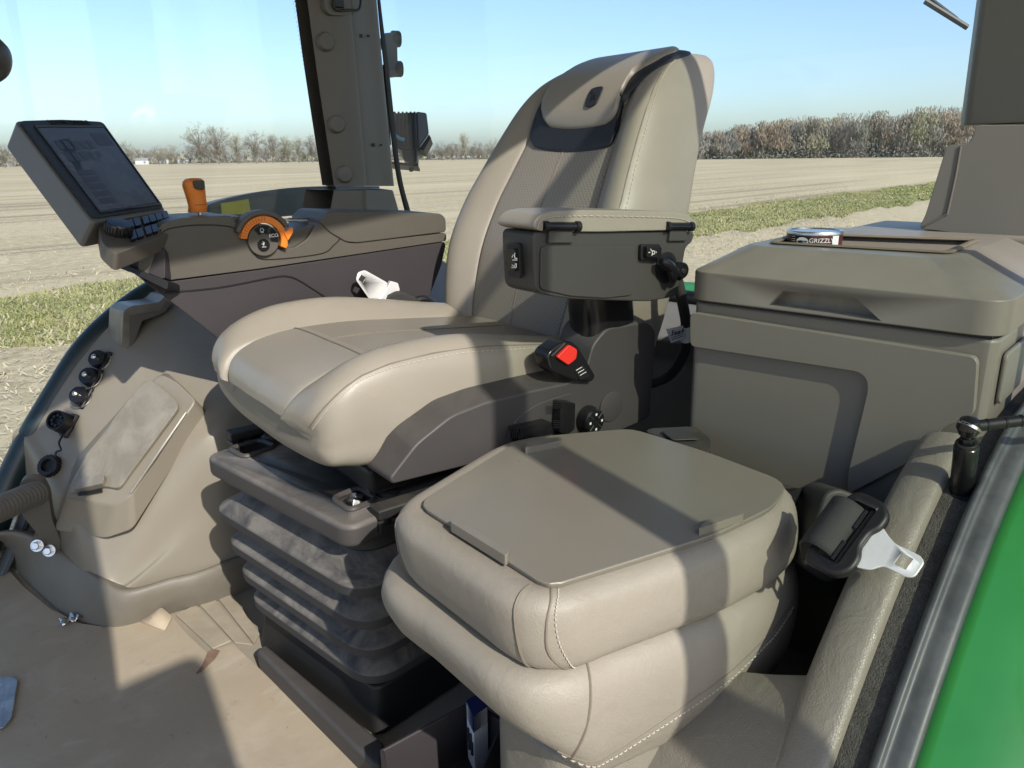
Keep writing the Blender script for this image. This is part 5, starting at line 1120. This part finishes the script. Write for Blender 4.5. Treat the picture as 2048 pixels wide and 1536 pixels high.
# ================================================================== near rear pillar trims and wiper
np_ = thing('near_pillar', 'olive taupe pillar trim rising behind the storage box', 'pillar', (1.38, .3, .8))
P0 = at(1931, 100, y=.36); P1 = at(1927, 252, y=.355)
ua, ub = V((P0.x, P0.y, 1.75)), V((P1.x, P1.y, at(1927, 250, y=.355).z)); dv = V((-.28, -1, 0)).normalized()
def blk(p, wv=.24, dp=.10): return [p, p + dv * wv, p + dv * wv + V((dp, -.0, 0)), p + V((dp, .03, 0))]
MB().frust(roundpoly(blk(ub), .012, 3), roundpoly(blk(V((ua.x + .02, ua.y + .004, 1.75))), .012, 3)).build('upper_trim', mat('pillar_olive', (.155, .145, .118), .5, ('noise', 900, .12, .0006), .05, 5), np_, .006)
XL = 1.43; taupe_pil = mat('pillar_taupe', (.150, .144, .122), .45, ('noise', 900, .12, .0006), .05, 5)
q = [(1836, 458), (1850, 432), (1892, 294), (1900, 290), (1938, 287), (1946, 272), (1952, 250), (2120, 250), (2120, 560), (2048, 520), (1990, 482), (1880, 462)]
MB().prism(roundpoly([at(u, v, x=XL) for u, v in q], .01, 3), V((.08, .0, 0))).build('lower_trim', taupe_pil, np_, .008)
MB().tube(curve([at(u, v, x=XL - .001) for u, v in ((1922, 292), (1912, 350), (1896, 422), (1890, 430), (1850, 452))], 4), .0016, 6).build('trim_groove', taupe_dark, np_)
wp = thing('wiper_arm', 'black wiper arm at the top of the rear window', 'wiper', at(1900, 20, d=1.9))
MB().tube([at(1820, -40, d=1.9), at(1862, 0, d=1.9), at(1912, 38, d=1.9)], .010, 8, flat=.6).build('arm', black, wp); MB().tube([at(1850, 2, d=1.89), at(1935, 55, d=1.89)], .007, 8).build('blade', black, wp)

# ================================================================== door sill: vinyl moulding, carpet, seal, green panel
sl = thing('door_sill', 'beige grained vinyl moulding along the door sill beside the folded seat', 'sill', (.8, .2, 0))
def zsill(X): X = min(X, 1.12); return -1.083 * X * X + 2.427 * X - .78
XS = [.40, .46, .52, .58, .64, .70, .76, .82, .90, 1.0, 1.12, 1.35, 1.7]
def sillrows(prof): return [[V((X, y, zsill(X) + dz)) for X in XS] for y, dz in prof]
XM = [x for x in XS if x < 1.13]
def sillm(prof): return [[V((min(X, 1.015), y, zsill(min(X, 1.015)) + dz)) for X in XS[:10]] for y, dz in prof]
MB().grid(Net(sillm([(.300, -.26), (.266, -.13), (.252, -.060), (.243, -.020), (.236, -.004), (.222, .004), (.206, .007), (.196, .006), (.1905, .0), (.186, -.016)])).rows(4, 4)).build('vinyl_moulding', mould, sl, ang=70)
co_ = MB().grid(Net(sillrows([(.192, -.006), (.174, -.005), (.155, -.006)])).rows(3, 3)).build('carpet_strip', carpet, sl, solid=.006)
MB().grid(Net(sillrows([(.162, -.010), (.158, .010), (.151, .014), (.147, .006), (.136, .007), (.127, .004), (.124, -.010)])).rows(3, 4)).build('rubber_seal', sealgrey, sl, ang=60)
gp = thing('door_panel', 'glossy green body panel outside the door sill', 'body panel', (.8, 0, .3))
MB().grid(Net(sillrows([(.128, -.002), (.06, -.018), (-.02, -.07), (-.08, -.20)])).rows(3, 5)).build('panel', green, gp, solid=.006)
icv = [[V((X, y, max(zsill(X) + dz - (0 if X < .70 else .02 if X < .73 else .06 if X < .745 else .22), .02))) for X in (.34, .42, .50, .58, .65, .705, .732, .750)] for y, dz in ((.236, -.006), (.256, -.016), (.29, -.032), (.34, -.052), (.42, -.085), (.50, -.12))]
MB().grid(Net(icv).rows(4, 4)).build('inner_cover', mould, sl, solid=.004)
# ---- gas strut of the door
gs = thing('gas_strut', 'black gas strut with ball joint standing on the door sill', 'gas strut', at(1928, 945, y=.176))
b0 = at(1926, 958, y=.172); top = at(1934, 884, y=.172); ax = (top - b0).normalized(); Lc = (top - b0).length; rc = .0125
MB().lathe([(rc * .9, -.02), (rc, -.018), (rc, Lc * .88), (rc * .93, Lc * .9), (rc * .93, Lc * .96), (rc * .85, Lc)], b0, ax, 28).build('post', gloss, gs)
MB().lathe([(rc * .62, Lc), (rc * .62, Lc + .006)], b0, ax, 6).build('hex_nut', gloss, gs, .0006)
bl = b0 + ax * (Lc + .019); MB().lathe([(rc * .4, -.014), (rc * .4, -.009), (.0122 * .75, -.0085), (.0122, 0), (.0122 * .75, .009), (.0122 * .2, .0120)], bl, ax, 20).build('ball_socket', gloss, gs)
MB().lathe([(.0126, -.0015), (.0126, .0015)], bl, V((.5, -.2, .8)), 20).build('socket_ring', metal, gs)
r1 = at(2200, 822, d=.80); r1 = bl + (r1 - bl).normalized() * .5
MB().tube([bl.lerp(r1, .012), bl.lerp(r1, .10)], .0062, 14).build('rod_end', black, gs); MB().tube([bl.lerp(r1, .10), bl.lerp(r1, .3), r1], .0052, 14).build('rod', mat('black_chrome', (.05, .05, .05), .18, metal=.8), gs)
for k in (.035, .07, .10): MB().tube([bl.lerp(r1, k), bl.lerp(r1, k + .004)], .0068, 14).build('rod_collar', gloss, gs)
MB().lathe([(.0165, 0), (.0165, .0015)], V((b0.x + .004, b0.y - .004, zsill(b0.x) - .004)), V((-.37, 0, 1)), 24).build('post_hole', black, gs)

# ================================================================== folded seat's belt: retractor and tongue
sbelt = thing('belt_retractor', 'black belt retractor with guide and bright steel tongue beside the sill', 'seat belt', at(1640, 1120, d=.86))
rb_ = [(1600, 1130), (1650, 985), (1680, 976), (1762, 1012), (1766, 1030), (1700, 1150), (1655, 1172)]
MB().prism(roundpoly([at(u, v, d=.92) for u, v in rb_], .012, 4), FWD * .07).build('retractor', black_dusty, sbelt, .01, 3)
O = at(1697, 1070, d=.812); ex = (at(1742, 1002, d=.828) - at(1642, 1140, d=.806)).normalized(); ey = (at(1800, 1148, d=.762) - O); ey = (ey - ex * ey.dot(ex)).normalized(); fr = Matrix((ex, ey, ex.cross(ey))).transposed().to_4x4(); fr.translation = O
if (fr @ V((0, 0, 1)) - O).dot(CAM - O) < 0: fr = Matrix((ex, ey, -ex.cross(ey))).transposed().to_4x4(); fr.translation = O
nz = (fr @ V((0, 0, 1)) - O)
gpo = [(-.050, -.020), (-.050, .014), (-.036, .027), (-.018, .026), (-.008, .020), (.010, .020), (.020, .026), (.038, .026), (.050, .012), (.050, -.016), (.040, -.024), (-.040, -.024)]
go_ = MB().prism(roundpoly([fr @ V((x, y, -.007)) for x, y in gpo], .010, 4), nz * .014).build('belt_guide', black, sbelt, .005, 3)
cut(go_, MB().prism(roundpoly([fr @ V((x, y, -.03)) for x, y in ((-.037, -.013), (.037, -.013), (.037, .012), (-.037, .012))], .003, 3), nz * .06)); go_.data.materials.clear(); go_.data.materials.append(black)
MB().prism([fr @ V((x, y, -.002)) for x, y in ((-.037, .005), (.037, .005), (.037, .012), (-.037, .012))], nz * .006).build('guide_bar', black, sbelt, .002)
for x in (-.022, .020): MB().tube([fr @ V((x - .012, .002, .004)), fr @ V((x + .012, .002, .004))], .0022, 8).build('guide_pin', gloss, sbelt)
MB().grid(Net([[fr @ V((x, y, z)) for x in (-.032, 0, .032)] for y, z in ((.003, -.004), (-.002, .008), (-.014, .0145), (-.027, .012), (-.040, -.004), (-.048, -.05))]).rows(4, 5)).build('webbing', webbing, sbelt, solid=.003)
tg_ = [(-.030, .020), (.027, .020), (.018, .034), (.0135, .044), (.0135, .070), (.009, .076), (-.009, .076), (-.0135, .070), (-.0135, .046), (-.024, .038)]
o = MB().prism(roundpoly([fr @ V((x, y, -.0015)) for x, y in tg_], .004, 3), nz * .0028).build('tongue', satin, sbelt, .0008)
cut(o, MB().prism([fr @ V((x, y, -.02)) for x, y in ((-.007, .053), (.007, .053), (.007, .066), (-.007, .066))], nz * .04)); o.data.materials.clear(); o.data.materials.append(satin)

# ================================================================== roof and door of the cab, then an added post and mirror (beside the view; they cast the shadows)
rf = thing('cab_roof', 'cab roof above the seats, outside the photo frame', 'roof', (.5, 1.05, 1.7))
MB().box((.45, 1.05, 1.74), (2.6, 1.95, .16)).build('roof_shell', mat('roof_liner', (.35, .34, .31), .8), rf, .05)
dr = thing('open_door', 'open glass cab door hinged at the rear, beside the photo frame', 'door', (1.12, .10, .4))
H0, H1 = V((1.12, .10, 0)), V((.40, -.50, 0))
def dpt(s_, z): return H0.lerp(H1, s_) + V((0, 0, z))
for path, nm_ in (([dpt(1, .55), dpt(1, 1.65)], 'free_edge'), ([dpt(0, .58), dpt(0, 1.65)], 'hinge_edge'), ([dpt(0, 1.65), dpt(1, 1.65)], 'top_rail'), ([dpt(0, .58), dpt(1, .55)], 'bottom_rail')):
    MB().tube(path, .033 if nm_ == 'free_edge' else .02, 8).build(nm_, black, dr)
MB().prism([dpt(0, .58), dpt(1, .55), dpt(1, 1.65), dpt(0, 1.65)], V((.003, -.004, 0))).build('pane', glass_door, dr)

fp_ = thing('shade_post', 'added post panel out of view, shading floor and fender', 'post', (-.25, .06, 0))  # unseen post, added and shaped to shade the floor and fender
MB().prism([V((-.50, .04, 0)), V((-.10, .04, 0)), V((-.03, .04, .9)), V((-.03, .04, 1.66)), V((-.50, .04, 1.66))], V((0, .05, 0))).build('shade_panel', black, fp_, .01)
mi_ = thing('shade_mirror', 'added mirror on an arm out of view, shading the floor', 'mirror', (-.25, -.6, .8))  # unseen mirror, added and sized for its shadow on the floor
MB().prism(roundpoly([V((-.46, -.60, .72)), V((-.07, -.60, .72)), V((-.085, -.60, 1.40)), V((-.44, -.60, 1.42))], .04, 4), V((-.03, -.08, 0))).build('shell', black, mi_, .012)
MB().prism([V((-.43, -.597, .76)), V((-.10, -.597, .76)), V((-.115, -.597, 1.37)), V((-.41, -.597, 1.38))], V((0, .002, 0))).build('blocker_face', mirrorm, mi_)
MB().tube([V((-.3, -.62, 1.40)), V((-.32, -.55, 1.60)), V((-.35, .06, 1.64))], .018, 10).build('arm', black, mi_)
